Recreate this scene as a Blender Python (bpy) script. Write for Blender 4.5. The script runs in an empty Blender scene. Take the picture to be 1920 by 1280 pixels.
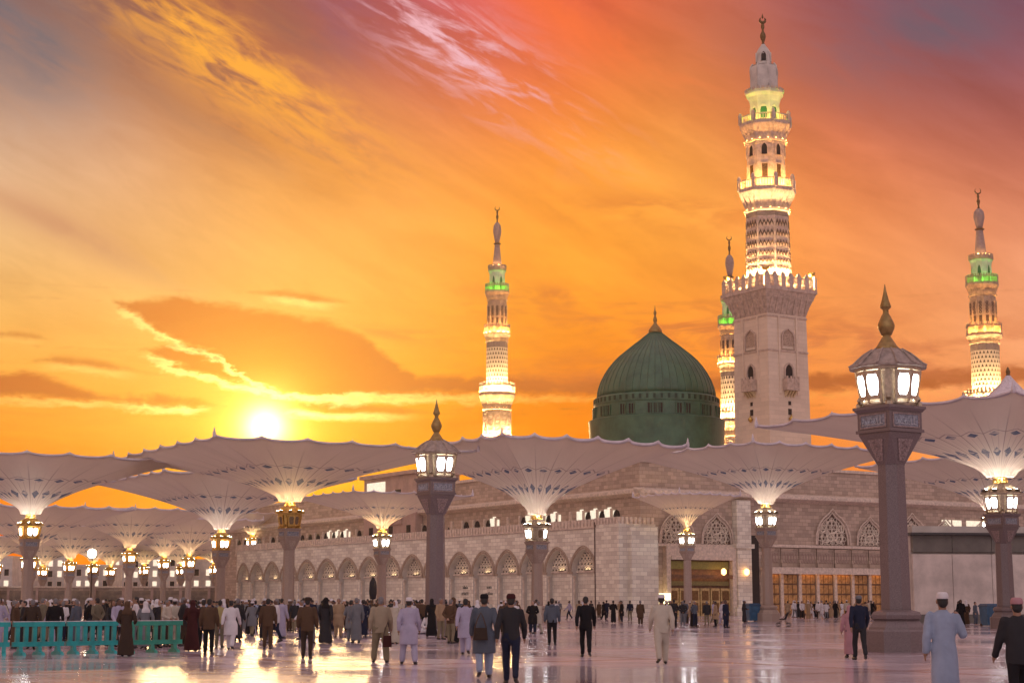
import bpy, bmesh, math, random
from mathutils import Vector, Matrix, noise as mnoise
R = math.radians
PI = math.pi
rnd = random.Random(7)
S = bpy.context.scene
COL = S.collection

# ------------------------------------------------------------------ camera
F = 3100.0                    # focal length in photo pixels (photo 1920 x 1280)
HOR = 1128.0                  # row of the horizon
CAMH = 1.6
TH = math.atan((HOR - 640) / F)
cd = bpy.data.cameras.new('camera'); cam = bpy.data.objects.new('camera', cd); COL.objects.link(cam)
cam.location = (0, 0, CAMH); cam.rotation_euler = (PI / 2 + TH, 0, 0)
cd.sensor_width = 36; cd.lens = F / 1920 * 36; cd.clip_start = .5; cd.clip_end = 9000
S.camera = cam

def ray(px, py):
    u, v = (px - 960) / F, (640 - py) / F
    return Vector((u, math.cos(TH) - v * math.sin(TH), math.sin(TH) + v * math.cos(TH)))
def P(px, py, D):             # the world point at forward distance D seen at photo pixel (px, py)
    r = ray(px, py); r *= D / r.y
    return Vector((r.x, D, r.z + CAMH))
def Zat(py, D): return P(960, py, D).z
def Rat(hw, py, D):           # metres for hw pixels at that place
    z = Zat(py, D)
    return hw * (D * math.cos(TH) + (z - CAMH) * math.sin(TH)) / F
def Gx(px, D): return P(px, HOR, D).x
def lin(c):
    return tuple(((v / 255) / 12.92 if v / 255 <= .04045 else (((v / 255) + .055) / 1.055) ** 2.4) for v in c)

# ------------------------------------------------------------------ node helper
class NT:
    def __init__(s, t): s.t = t
    def n(s, typ, **k):
        nd = s.t.nodes.new(typ)
        for a, b in k.items(): setattr(nd, a, b)
        return nd
    def put(s, sock, v):
        if hasattr(v, 'links') or isinstance(v, bpy.types.NodeSocket): s.t.links.new(v, sock)
        elif v is not None: sock.default_value = v
    def m(s, op, a, b=None, c=None, clamp=False):
        nd = s.n('ShaderNodeMath', operation=op, use_clamp=clamp)
        for i, v in enumerate((a, b, c)):
            if v is not None: s.put(nd.inputs[i], v)
        return nd.outputs[0]
    def v(s, op, a, b=None, c=None, sc=None):
        nd = s.n('ShaderNodeVectorMath', operation=op)
        for i, x in enumerate((a, b, c)):
            if x is not None: s.put(nd.inputs[i], x)
        if sc is not None: s.put(nd.inputs['Scale'], sc)
        return nd.outputs['Value'] if op in ('DOT_PRODUCT', 'LENGTH', 'DISTANCE') else nd.outputs[0]
    def mix(s, f, a, b, bl='MIX'):
        nd = s.n('ShaderNodeMix', data_type='RGBA', blend_type=bl)
        s.put(nd.inputs['Factor'], f)
        for q, x in ((6, a), (7, b)):
            if isinstance(x, tuple) and len(x) == 3: x = (*x, 1)
            s.put(nd.inputs[q], x)
        return nd.outputs[2]
    def noise(s, vec, scale=5, detail=4, rough=.5, dist=0):
        nd = s.n('ShaderNodeTexNoise'); s.put(nd.inputs['Vector'], vec)
        nd.inputs['Scale'].default_value = scale; nd.inputs['Detail'].default_value = detail
        nd.inputs['Roughness'].default_value = rough; nd.inputs['Distortion'].default_value = dist
        return nd.outputs['Fac']
    def xyz(s, x, y, z=0.0):
        nd = s.n('ShaderNodeCombineXYZ')
        for i, v in enumerate((x, y, z)): s.put(nd.inputs[i], v)
        return nd.outputs[0]
    def sep(s, v):
        nd = s.n('ShaderNodeSeparateXYZ'); s.put(nd.inputs[0], v); return nd.outputs
    def ramp(s, x, a, b, lo=0.0, hi=1.0):
        nd = s.n('ShaderNodeMapRange', interpolation_type='SMOOTHSTEP')
        for i, v in enumerate((x, a, b, lo, hi)): s.put(nd.inputs[i], v)
        return nd.outputs[0]

# ------------------------------------------------------------------ sky
SUNP = ray(497, 800).normalized()
SUN_EL = math.asin(SUNP.z); SUN_AZ = math.atan2(SUNP.x, SUNP.y)
W = bpy.data.worlds.new('World'); S.world = W; W.use_nodes = True
def build_sky():
    t = W.node_tree; t.nodes.clear(); g = NT(t)
    d = g.n('ShaderNodeTexCoord').outputs['Generated']
    d = g.v('NORMALIZE', d)
    x, y, z = g.sep(d)[0:3]
    az = g.m('MULTIPLY', g.m('ARCTAN2', x, y), 180 / PI)
    el = g.m('MULTIPLY', g.m('ARCSINE', z), 180 / PI)
    def ae(px, py):
        r = ray(px, py).normalized(); return (math.degrees(math.atan2(r.x, r.y)), math.degrees(math.asin(r.z)))
    A = [(0,40,65.2,73.4,117.5),(200,40,88.9,56.2,65.9),(330,40,173.0,90.0,41.9),(450,30,91.7,60.6,61.7),(560,40,79.6,53.6,71.7),
         (640,30,84.4,50.8,150.9),(760,30,95.2,54.4,123.9),(870,60,196.9,90.7,160.9),(960,60,258.3,66.4,41.2),(1080,50,249.8,89.8,34.9),
         (1220,50,123.7,79.8,114.4),(1430,50,116.4,78.1,108.9),(1650,60,64.0,82.3,137.5),(1880,40,60.4,86.5,130.9),(1790,95,92.1,84.0,78.8),
         (100,160,120.9,73.9,59.4),(330,150,150.4,104.6,91.3),(480,120,246.3,138.9,35.2),(600,170,225.2,110.2,34.0),(720,170,190.2,100.9,86.3),
         (880,150,213.6,112.5,92.4),(1100,150,275.4,143.8,70.8),(1250,150,267.8,141.7,67.0),(1430,190,190.5,103.5,88.6),(1650,180,97.6,79.2,91.6),
         (1850,150,186.2,96.8,98.7),(50,300,300.0,272.9,248.7),(250,270,256.1,191.8,156.9),(450,270,191.3,135.5,96.1),(600,280,281.2,173.4,49.3),
         (800,280,286.5,212.8,85.3),(1050,270,264.0,178.4,29.2),(1260,320,271.6,256.7,132.8),(1550,260,297.6,137.7,68.1),(1800,260,182.5,89.3,77.3),
         (50,395,150.4,82.7,78.2),(250,400,264.1,202.6,155.1),(520,380,289.9,240.8,103.6),(700,420,267.8,197.5,107.7),(950,420,257.0,173.9,61.0),
         (1230,420,247.1,145.5,69.7),(1600,400,300.0,170.3,77.0),(1880,400,251.0,127.8,84.0),(50,520,288.8,242.2,120.1),(180,460,147.7,89.5,78.0),
         (450,500,266.8,186.3,150.7),(750,520,256.3,197.1,137.8),(1050,500,248.3,165.9,84.1),(1250,500,259.9,168.7,69.8),(1650,500,257.6,230.9,158.2),
         (1900,560,225.0,189.5,173.4),(100,610,258.7,220.0,96.2),(400,640,255.6,248.2,115.7),(750,640,258.1,179.4,31.0),(1000,640,259.7,171.3,41.6),
         (1180,650,244.0,135.6,59.2),(1570,660,220.9,116.0,62.7),(1780,650,224.9,130.1,87.7),(1900,720,270.1,200.2,133.4),(80,800,251.6,100,4.0),
         (200,720,256.7,160.8,27.4),(330,800,255.0,139.6,6.8),(700,800,255.0,157.1,4.2),(870,780,255.0,146.0,8.8),(1075,770,245.4,115.5,18.4),
         (1550,780,253.6,153.4,57.4),(1750,740,267.8,156.0,67.5),(100,960,255.0,135,14),(700,960,255.0,162.7,19.8),(1400,960,245.0,150.3,82.6)]
    acc = None; wt = None
    def add(vec, colr, k, amp):
        nonlocal acc, wt
        w = g.m('EXPONENT', g.m('MULTIPLY_ADD', g.v('DOT_PRODUCT', d, tuple(vec)), k, -k + math.log(amp)))
        if acc is None:
            acc = g.v('SCALE', tuple(colr), sc=w); wt = w
        else:
            acc = g.v('MULTIPLY_ADD', tuple(colr), g.xyz(w, w, w), acc); wt = g.m('ADD', wt, w)
    for a in A: add(ray(a[0], a[1]).normalized(), lin(a[2:]), 330, 1.0)
    BR = 1.10
    for vec, c, k, amp in (((math.sin(SUN_AZ), math.cos(SUN_AZ), .12), (224, 148, 74), 6, .004), ((.95, .3, .15), (206, 160, 150), 3, .004),
                        ((-.95, .3, .15), (215, 160, 120), 3, .004), ((0, -1, .25), (236, 222, 226), 3, .004), ((0, 0, 1), (200, 184, 200), 3, .004),
                        ((0, 0, -1), (120, 100, 100), 3, .002)):
        add(Vector(vec).normalized(), tuple(v * BR for v in lin(c)), k, amp)
    base = g.v('SCALE', acc, sc=g.m('DIVIDE', 1.0, wt))
    hs = g.n('ShaderNodeHueSaturation'); hs.inputs['Saturation'].default_value = 1.03; hs.inputs['Value'].default_value = 1.0; g.put(hs.inputs['Color'], base)
    gam = g.n('ShaderNodeGamma'); gam.inputs[1].default_value = 1.10; g.put(gam.inputs[0], hs.outputs[0]); base = gam.outputs[0]
    # wind-drawn streaks: noise stretched along a direction that falls to the right
    ca, sa = math.cos(R(-27)), math.sin(R(-27))
    al = g.m('ADD', g.m('MULTIPLY', az, ca), g.m('MULTIPLY', el, sa))
    ac = g.m('SUBTRACT', g.m('MULTIPLY', el, ca), g.m('MULTIPLY', az, sa))
    n1 = g.noise(g.xyz(g.m('MULTIPLY', al, .10), g.m('MULTIPLY', ac, .42), 3.3), 1.0, 6, .55, .6)
    n2 = g.noise(g.xyz(g.m('MULTIPLY', al, .38), g.m('MULTIPLY', ac, 1.15), 9.1), 1.0, 5, .6, .8)
    n3 = g.noise(g.xyz(g.m('MULTIPLY', az, .16), g.m('MULTIPLY', el, .8), 5.2), 1.0, 6, .6, .5)
    up = g.ramp(el, 6.0, 11.0)
    st = g.m('ADD', g.m('MULTIPLY', g.m('SUBTRACT', n1, .5), .85), g.m('MULTIPLY', g.m('SUBTRACT', n2, .5), .26))
    st = g.m('MULTIPLY', st, up)
    lo = g.m('MULTIPLY', g.m('MULTIPLY', g.m('SUBTRACT', n3, .5), .8), g.m('SUBTRACT', 1.0, up))
    f = g.m('ADD', 1.0, g.m('ADD', st, lo))
    base = g.v('MULTIPLY', base, g.xyz(g.m('POWER', f, .7), f, g.m('POWER', f, 1.25)))
    def blob(px, py, rx, ry, rot=0):
        a0, e0 = ae(px, py); rx /= 54.; ry /= 54.
        c, s = math.cos(R(rot)), math.sin(R(rot))
        u = g.m('SUBTRACT', az, a0); v = g.m('SUBTRACT', el, e0)
        uu = g.m('DIVIDE', g.m('ADD', g.m('MULTIPLY', u, c), g.m('MULTIPLY', v, s)), rx)
        vv = g.m('DIVIDE', g.m('SUBTRACT', g.m('MULTIPLY', v, c), g.m('MULTIPLY', u, s)), ry)
        q = g.m('ADD', g.m('MULTIPLY', uu, uu), g.m('MULTIPLY', vv, vv))
        return g.m('EXPONENT', g.m('MULTIPLY', q, -1.0))
    # thin cirrus: pink wisps at the top, gold ripples left of them
    nw = g.noise(g.xyz(g.m('MULTIPLY', al, .30), g.m('MULTIPLY', ac, 1.5), 1.7), 1.0, 6, .58, .9)
    nw2 = g.noise(g.xyz(g.m('MULTIPLY', al, .9), g.m('MULTIPLY', ac, 2.6), 6.7), 1.0, 5, .6, .9)
    wisp = g.m('MULTIPLY', g.ramp(g.m('ADD', nw, g.m('MULTIPLY', nw2, .3)), .60, .82), g.m('MULTIPLY', blob(845, 80, 240, 66, -32), 1.1))
    base = g.mix(wisp, base, lin((242, 182, 190)))
    gold = g.m('MULTIPLY', g.ramp(g.m('ADD', nw, g.m('MULTIPLY', nw2, .45)), .55, .95), g.m('MULTIPLY', blob(430, 110, 330, 70, -30), 1.15))
    base = g.mix(gold, base, lin((255, 172, 62)))
    dk = g.m('MULTIPLY', g.ramp(g.m('ADD', nw, g.m('MULTIPLY', nw2, .5)), .78, .52), g.m('MULTIPLY', blob(380, 120, 280, 70, -28), .85))
    base = g.mix(dk, base, lin((150, 98, 76)))
    band = g.m('MULTIPLY', g.ramp(n1, .35, .6), g.m('MULTIPLY', blob(1160, 75, 330, 50, -27), .75))
    base = g.mix(band, base, lin((255, 118, 54)))
    for px, py, rx, ry, rot, am, c in ((1730, 55, 210, 90, 10, .8, (110, 92, 104)), (25, 55, 170, 110, -20, .95, (110, 106, 114)), (150, 440, 300, 34, -22, .6, (196, 134, 98)), (560, 50, 110, 50, -30, .6, (134, 90, 82)),
                                       (330, 200, 240, 26, -28, .5, (168, 118, 88)), (1500, 130, 240, 40, -24, .45, (168, 98, 84)), (660, 45, 90, 60, -30, .6, (140, 86, 112))):
        base = g.mix(g.m('MULTIPLY', g.ramp(g.m('ADD', n1, g.m('MULTIPLY', n2, .5)), .45, .95), g.m('MULTIPLY', blob(px, py, rx, ry, rot), am * 1.25), None, True), base, lin(c))
    # cloud banks over the horizon: each an upper and a lower outline over the azimuth
    wob = g.noise(g.xyz(g.m('MULTIPLY', az, .9), g.m('MULTIPLY', el, 2.0), 0), 1.0, 6, .62, .5)
    wob2 = g.noise(g.xyz(g.m('MULTIPLY', az, 2.2), g.m('MULTIPLY', el, 4.4), 4), 1.0, 4, .6)
    wv = g.m('ADD', g.m('MULTIPLY', g.m('SUBTRACT', wob, .5), 1.0), g.m('MULTIPLY', g.m('SUBTRACT', wob2, .5), .4))
    azd = g.m('ADD', az, g.m('MULTIPLY', g.m('SUBTRACT', wob2, .5), .8))
    def outline(pts):
        nd = g.n('ShaderNodeFloatCurve'); cv = nd.mapping.curves[0]
        pp = [((ae(px, py)[0] + 25) / 50, ae(px, py)[1] / 25) for px, py in pts]
        while len(cv.points) < len(pp): cv.points.new(.5, .5)
        for q, (a, b) in zip(cv.points, pp): q.location = (a, b); q.handle_type = 'AUTO_CLAMPED'
        nd.mapping.extend = 'HORIZONTAL'; nd.mapping.update()
        g.put(nd.inputs['Value'], g.m('DIVIDE', g.m('ADD', azd, 25.0), 50.0))
        return g.m('MULTIPLY', nd.outputs[0], 25.0)
    def cloud(top, bot, soft=.16, amt=.62):
        ot, ob = outline(top), outline(bot)
        a = g.m('SUBTRACT', g.m('ADD', ot, g.m('MULTIPLY', wv, amt)), el)
        b = g.m('SUBTRACT', el, g.m('ADD', ob, g.m('MULTIPLY', wv, -amt)))
        mn = g.m('SMOOTH_MIN', a, b, .15)
        return mn, a, b, g.ramp(g.m('SUBTRACT', ot, ob), .12, .55)
    C = [cloud([(195,562),(250,557),(330,552),(400,560),(560,588),(640,604),(720,655),(800,712),(860,745)],
               [(195,563),(250,594),(330,642),(400,668),(520,735),(640,748),(800,746),(860,746)]),
         cloud([(250,655),(300,643),(380,640),(520,650),(600,700)], [(250,656),(330,690),(420,716),(560,740),(600,742)]),
         cloud([(-250,690),(0,690),(80,697),(150,722),(210,738),(310,733),(430,762)], [(-250,735),(0,748),(200,757),(330,766),(430,762)]),
         cloud([(45,680),(110,664),(200,676),(310,703)], [(45,681),(120,686),(220,697),(310,704)], .1, .35),
         cloud([(-60,618),(40,618),(115,642)], [(-60,632),(40,636),(115,642)], .1, .4),
         cloud([(455,548),(520,541),(590,548),(660,566)], [(455,549),(540,562),(610,570),(660,567)], .1, .3),
         cloud([(520,765),(590,742),(690,752),(840,775)], [(520,768),(620,777),(720,779),(840,777)], .1, .25)]
    mx = None; rim = None
    for mn, a, b, th in C:
        mx = mn if mx is None else g.m('MAXIMUM', mx, mn)
        r1 = g.m('MULTIPLY', g.m('MULTIPLY', g.ramp(b, -.30, -.02), g.ramp(b, .14, -.02)), g.m('MULTIPLY', th, g.ramp(a, .02, .3)))
        rim = r1 if rim is None else g.m('MAXIMUM', rim, r1)
    mask = g.ramp(mx, -.06, .30)
    sd = g.m('MULTIPLY', g.m('ARCCOSINE', g.v('DOT_PRODUCT', d, tuple(SUNP))), 180 / PI)
    near = g.m('EXPONENT', g.m('DIVIDE', sd, -3.6))
    ccol = g.mix(g.m('POWER', near, .55), lin((180, 98, 48)), lin((246, 126, 4)))
    base = g.mix(g.m('MULTIPLY', mask, g.m('ADD', .74, g.m('MULTIPLY', n3, .36), None, True)), base, ccol)
    base = g.mix(g.m('MULTIPLY', rim, g.m('MULTIPLY', g.ramp(wob2, .38, .62), g.m('ADD', .10, g.m('MULTIPLY', near, .95), None, True))), base, lin((255, 218, 100)))
    rn = g.m('MULTIPLY', rim, g.m('MULTIPLY', near, 2.0)); base = g.v('MULTIPLY_ADD', g.xyz(rn, rn, rn), (.6, .55, .22), base)
    # softer broken bank round the dome and to the right of it
    nb = g.noise(g.xyz(g.m('MULTIPLY', az, .35), g.m('MULTIPLY', el, 1.25), 8), 1.0, 6, .6, .6)
    for px, py, rx, ry, am in ((1290, 610, 330, 42, .9), (1120, 700, 220, 36, .7), (1700, 650, 330, 55, .8), (1240, 395, 190, 30, .7), (1040, 552, 150, 16, .7), (740, 625, 150, 14, .5)):
        q = g.m('MULTIPLY', g.ramp(nb, .40, .62), g.m('MULTIPLY', blob(px, py, rx, ry, -4), am))
        base = g.mix(q, base, lin((222, 122, 52) if px < 1500 else (208, 118, 74)))
    # the sun and the glow round it
    def gl(w, p=2.0): return g.m('EXPONENT', g.m('MULTIPLY', g.m('POWER', g.m('DIVIDE', sd, w), p), -1.0))
    base = g.v('MULTIPLY_ADD', g.xyz(gl(3.0, 1.3), gl(3.0, 1.3), gl(3.0, 1.3)), (.42, .34, .0), base)
    base = g.v('MULTIPLY_ADD', g.xyz(gl(1.25), gl(1.25), gl(1.25)), (1.1, .95, .22), base)
    base = g.v('MULTIPLY_ADD', g.xyz(gl(.62), gl(.62), gl(.62)), (1.8, 1.7, 1.3), base)
    sky = g.n('ShaderNodeTexSky', sky_type='NISHITA', sun_disc=False, sun_elevation=SUN_EL, sun_rotation=SUN_AZ)
    b1 = g.n('ShaderNodeBackground'); g.put(b1.inputs[0], base); b1.inputs[1].default_value = 1.0
    b2 = g.n('ShaderNodeBackground'); g.put(b2.inputs[0], sky.outputs[0]); b2.inputs[1].default_value = .001
    ad = g.n('ShaderNodeAddShader'); t.links.new(b1.outputs[0], ad.inputs[0]); t.links.new(b2.outputs[0], ad.inputs[1])
    o = g.n('ShaderNodeOutputWorld'); t.links.new(ad.outputs[0], o.inputs[0])
build_sky()
W['kind'] = 'structure'
sl = bpy.data.lights.new('sun', 'SUN'); sl.energy = .5; sl.angle = R(8); sl.color = (1, .62, .28)
so = bpy.data.objects.new('sun', sl); COL.objects.link(so)
so.rotation_euler = (PI / 2 - SUN_EL, 0, PI - SUN_AZ)
so.location = (0, 0, 60)
S.view_settings.view_transform = 'Standard'; S.view_settings.look = 'None'
S.view_settings.exposure = 0; S.view_settings.gamma = 1; S.view_settings.use_curve_mapping = False

# ------------------------------------------------------------------ materials
MATS = {}
def principled(name):
    m = bpy.data.materials.new(name); m.use_nodes = True
    g = NT(m.node_tree); b = m.node_tree.nodes['Principled BSDF']
    return m, g, b
def plain(name, c, rough=.6, metal=0.0, var=.18, scale=6., bump=0., bscale=40., spec=.5, coords='Object'):
    if name in MATS: return MATS[name]
    m, g, b = principled(name)
    co = g.n('ShaderNodeTexCoord').outputs[coords]
    n = g.noise(co, scale, 5, .6)
    lo = tuple(v * (1 - var) for v in c); hi = tuple(min(1, v * (1 + var)) for v in c)
    g.put(b.inputs['Base Color'], g.mix(g.ramp(n, .3, .7), lo, hi))
    g.put(b.inputs['Roughness'], g.m('ADD', rough - .08, g.m('MULTIPLY', n, .16)))
    b.inputs['Metallic'].default_value = metal; b.inputs['Specular IOR Level'].default_value = spec
    if bump:
        bp = g.n('ShaderNodeBump'); bp.inputs['Strength'].default_value = bump; bp.inputs['Distance'].default_value = .02
        g.put(bp.inputs['Height'], g.noise(co, bscale, 4, .6)); g.put(b.inputs['Normal'], bp.outputs[0])
    MATS[name] = m; return m
def emit(name, c, s):
    if name in MATS: return MATS[name]
    m = bpy.data.materials.new(name); m.use_nodes = True; g = NT(m.node_tree)
    m.node_tree.nodes.clear()
    co = g.n('ShaderNodeTexCoord').outputs['Object']
    e = g.n('ShaderNodeEmission'); e.inputs[0].default_value = (*c, 1)
    g.put(e.inputs[1], g.m('MULTIPLY_ADD', g.noise(co, 3, 2), s * .5, s * .75))
    o = g.n('ShaderNodeOutputMaterial'); m.node_tree.links.new(e.outputs[0], o.inputs[0])
    MATS[name] = m; return m
def masonry(name, c, bw, bh, mortar=.02, dark=.45, var=.25, rough=.75, spec=.3):
    """coursed stone on x-z walls in object space"""
    if name in MATS: return MATS[name]
    m, g, b = principled(name)
    co = g.n('ShaderNodeTexCoord').outputs['Object']; s = g.sep(co)
    v = g.xyz(g.m('ADD', s[0], s[1]), s[2], 0.)
    br = g.n('ShaderNodeTexBrick'); g.put(br.inputs['Vector'], v)
    br.inputs['Scale'].default_value = 1; br.inputs['Brick Width'].default_value = bw; br.inputs['Row Height'].default_value = bh
    br.inputs['Mortar Size'].default_value = mortar; br.inputs['Mortar Smooth'].default_value = .2; br.inputs['Bias'].default_value = 0
    br.inputs['Color1'].default_value = (*[q * (1 - var) for q in c], 1); br.inputs['Color2'].default_value = (*[min(1, q * (1 + var)) for q in c], 1)
    br.inputs['Mortar'].default_value = (*[q * dark for q in c], 1)
    st = g.noise(v, .25, 5, .6); fi = g.noise(co, 9, 4, .6)
    colr = g.mix(.35, br.outputs['Color'], g.mix(st, tuple(q * .55 for q in c), tuple(min(1, q * 1.35) for q in c)))
    colr = g.mix(g.m('MULTIPLY', fi, .35), colr, tuple(q * .7 for q in c))
    g.put(b.inputs['Base Color'], colr); b.inputs['Roughness'].default_value = rough; b.inputs['Specular IOR Level'].default_value = spec
    bp = g.n('ShaderNodeBump'); bp.inputs['Strength'].default_value = .6; bp.inputs['Distance'].default_value = .04
    g.put(bp.inputs['Height'], g.m('SUBTRACT', g.m('MULTIPLY', fi, .35), br.outputs['Fac'])); g.put(b.inputs['Normal'], bp.outputs[0])
    MATS[name] = m; return m
def canopy_mat(name, c, trans):
    m, g, b = principled(name)
    uv = g.n('ShaderNodeTexCoord').outputs['UV']; s = g.sep(uv)
    u, v = s[0], s[1]
    fr = g.m('FRACT', u); cen = g.m('ABSOLUTE', g.m('SUBTRACT', fr, .5))     # 0 at the middle of a gore, .5 at its seams
    seam = g.m('MULTIPLY', g.ramp(cen, .455, .495), g.ramp(v, .95, .3))
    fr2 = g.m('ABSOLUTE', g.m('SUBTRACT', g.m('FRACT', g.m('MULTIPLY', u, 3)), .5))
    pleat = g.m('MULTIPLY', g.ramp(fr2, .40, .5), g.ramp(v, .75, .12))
    def dia(v0, hu, hv):
        q = g.m('ADD', g.m('DIVIDE', cen, hu), g.m('DIVIDE', g.m('ABSOLUTE', g.m('SUBTRACT', v, v0)), hv))
        return g.ramp(q, 1.06, .94)
    blue = g.m('MAXIMUM', dia(.44, .27, .034), g.m('MULTIPLY', dia(.20, .36, .06), .9))
    tri = g.m('ABSOLUTE', g.m('SUBTRACT', g.m('SUBTRACT', v, .50), g.m('MULTIPLY', cen, -.10)))
    line = g.ramp(tri, .008, .003)
    co = g.n('ShaderNodeTexCoord').outputs['Object']
    nz = g.noise(g.xyz(g.m('MULTIPLY', u, 1.2), g.m('MULTIPLY', v, 1.5)), 1., 5, .6)
    breakup = g.noise(g.xyz(g.m('MULTIPLY', u, .9), g.m('MULTIPLY', v, 30.)), 1., 3, .6)
    colr = g.mix(nz, tuple(q * .82 for q in c), tuple(min(1, q * 1.12) for q in c))
    colr = g.mix(g.m('MULTIPLY', seam, .6), colr, (.16, .11, .11))
    colr = g.mix(g.m('MULTIPLY', pleat, .55), colr, (.18, .13, .14))  # fold shade of the pleats put into the fabric colour
    colr = g.mix(g.m('MULTIPLY', line, .7), colr, (.2, .15, .16))
    colr = g.mix(g.m('MULTIPLY', blue, g.ramp(breakup, .3, .55)), colr, (.05, .075, .15))
    g.put(b.inputs['Base Color'], colr); b.inputs['Roughness'].default_value = .62; b.inputs['Specular IOR Level'].default_value = .35
    tr = g.n('ShaderNodeBsdfTranslucent'); g.put(tr.inputs[0], colr)
    mx = g.n('ShaderNodeMixShader'); mx.inputs[0].default_value = trans
    t = m.node_tree
    t.links.new(b.outputs[0], mx.inputs[1]); t.links.new(tr.outputs[0], mx.inputs[2])
    t.links.new(mx.outputs[0], t.nodes['Material Output'].inputs[0])
    bp = g.n('ShaderNodeBump'); bp.inputs['Strength'].default_value = .35; bp.inputs['Distance'].default_value = .12
    g.put(bp.inputs['Height'], g.m('ADD', g.m('MULTIPLY', g.noise(g.xyz(g.m('MULTIPLY', u, 1.7), g.m('MULTIPLY', v, 2.2)), 1., 4, .55), 1.), g.m('MULTIPLY', pleat, -.5)))
    g.put(b.inputs['Normal'], bp.outputs[0])
    return m
def floor_mat():
    m, g, b = principled('polished_marble')
    co = g.n('ShaderNodeTexCoord').outputs['Object']; s = g.sep(co)
    c, q = math.cos(R(32)), math.sin(R(32))
    a = g.m('ADD', g.m('MULTIPLY', s[0], c), g.m('MULTIPLY', s[1], q)); bb = g.m('SUBTRACT', g.m('MULTIPLY', s[1], c), g.m('MULTIPLY', s[0], q))
    v = g.xyz(a, bb, 0.)
    br = g.n('ShaderNodeTexBrick'); g.put(br.inputs['Vector'], v); br.offset = 0
    br.inputs['Scale'].default_value = 1; br.inputs['Brick Width'].default_value = 1.2; br.inputs['Row Height'].default_value = 1.2
    br.inputs['Mortar Size'].default_value = .022; br.inputs['Mortar Smooth'].default_value = .1
    br.inputs['Color1'].default_value = (.47, .41, .48, 1); br.inputs['Color2'].default_value = (.66, .59, .66, 1); br.inputs['Mortar'].default_value = (.22, .17, .19, 1)
    big = g.n('ShaderNodeTexBrick'); g.put(big.inputs['Vector'], v); big.offset = 0
    big.inputs['Scale'].default_value = 1; big.inputs['Brick Width'].default_value = 9.6; big.inputs['Row Height'].default_value = 9.6
    big.inputs['Mortar Size'].default_value = .3; big.inputs['Mortar Smooth'].default_value = 0
    big.inputs['Color1'].default_value = (1, 1, 1, 1); big.inputs['Color2'].default_value = (1, 1, 1, 1); big.inputs['Mortar'].default_value = (.72, .60, .60, 1)
    vn = g.noise(v, .8, 6, .6, 1.5)
    colr = g.mix(g.m('MULTIPLY', vn, .35), br.outputs['Color'], (.50, .40, .42))
    colr = g.mix(1.0, colr, big.outputs['Color'], 'MULTIPLY')
    wet = g.noise(v, .12, 5, .6)
    g.put(b.inputs['Base Color'], colr)
    g.put(b.inputs['Roughness'], g.m('ADD', .07, g.m('MULTIPLY', g.ramp(wet, .3, .75), .17)))
    b.inputs['Specular IOR Level'].default_value = .75
    bp = g.n('ShaderNodeBump'); bp.inputs['Strength'].default_value = .26; bp.inputs['Distance'].default_value = .02
    h = g.m('ADD', g.m('MULTIPLY', g.noise(g.xyz(g.m('MULTIPLY', s[0], .16), g.m('MULTIPLY', s[1], .75), 0.), 1., 5, .62), 2.2), g.m('MULTIPLY', br.outputs['Fac'], -.06))
    g.put(bp.inputs['Height'], h); g.put(b.inputs['Normal'], bp.outputs[0])
    return m

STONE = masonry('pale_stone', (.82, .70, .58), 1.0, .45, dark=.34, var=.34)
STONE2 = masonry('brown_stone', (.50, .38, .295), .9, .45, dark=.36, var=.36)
MSTONE = masonry('minaret_stone', (.78, .61, .47), 1.6, .6, dark=.78, var=.10)
MTRIM = plain('minaret_carved_stone', (.52, .39, .31), .7, var=.22, scale=2, bump=.3, bscale=10)
STRIM = plain('minaret_brown_stone', (.40, .28, .19), .7, var=.22, scale=1, bump=.3, bscale=8)
TRIM = plain('carved_stone', (.64, .52, .42), .7, var=.2, scale=3, bump=.3, bscale=14)
PLASTER = plain('cream_render', (.56, .50, .44), .75, var=.15, scale=.6, bump=.2, bscale=10)
PINK = plain('pink_render', (.44, .30, .25), .75, var=.15, scale=.6, bump=.2, bscale=8)
GRAN = plain('mauve_granite', (.165, .125, .125), .38, var=.35, scale=38, bump=.15, bscale=90)
GRAN2 = plain('buff_granite', (.36, .27, .22), .45, var=.3, scale=30, bump=.15, bscale=80)
CARVE = plain('carved_mauve_stone', (.27, .20, .19), .55, var=.4, scale=16, bump=.8, bscale=20)
BRACKET = plain('buff_carved_stone', (.42, .33, .27), .55, var=.35, scale=14, bump=.8, bscale=20)
GREY = plain('grey_panel_stone', (.22, .23, .27), .5, var=.4, scale=14, bump=.9, bscale=16)
SILV = plain('silver_relief', (.42, .43, .47), .4, var=.2, scale=12, metal=.3)
GOLD = plain('gilt_metal', (.62, .40, .12), .32, 1.0, var=.25, scale=6)
BRONZE = plain('bronze_metal', (.17, .10, .045), .42, .8, var=.3, scale=5)
LEADGOLD = plain('lantern_alloy', (.50, .41, .29), .4, .55, var=.25, scale=6)
DARKMET = plain('dark_metal', (.08, .055, .045), .45, .6)
LIT = emit('lit_glass', (.95, .97, 1.0), 20.0)
LITW = emit('warm_lit_glass', (1., .80, .42), 3.0)
LITO = emit('gold_light', (1., .48, .16), 6.0)
LITP = emit('portal_light', (1., .60, .28), 3.5)
WHITEWIN = emit('white_lit_window', (1., .84, .64), 1.1)
FLOODW = emit('floodlight_warm', (1., .52, .12), 520.0)
FLOODB = emit('floodlight_bright', (1., .64, .26), 1000.0)
FLOODG = emit('floodlight_green', (.10, 1., .02), 240.0)
BEAM = emit('uplight_white', (1., .90, .76), 320.0)
DULL = plain('dark_lantern_glass', (.20, .14, .08), .15, var=.2)
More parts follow.
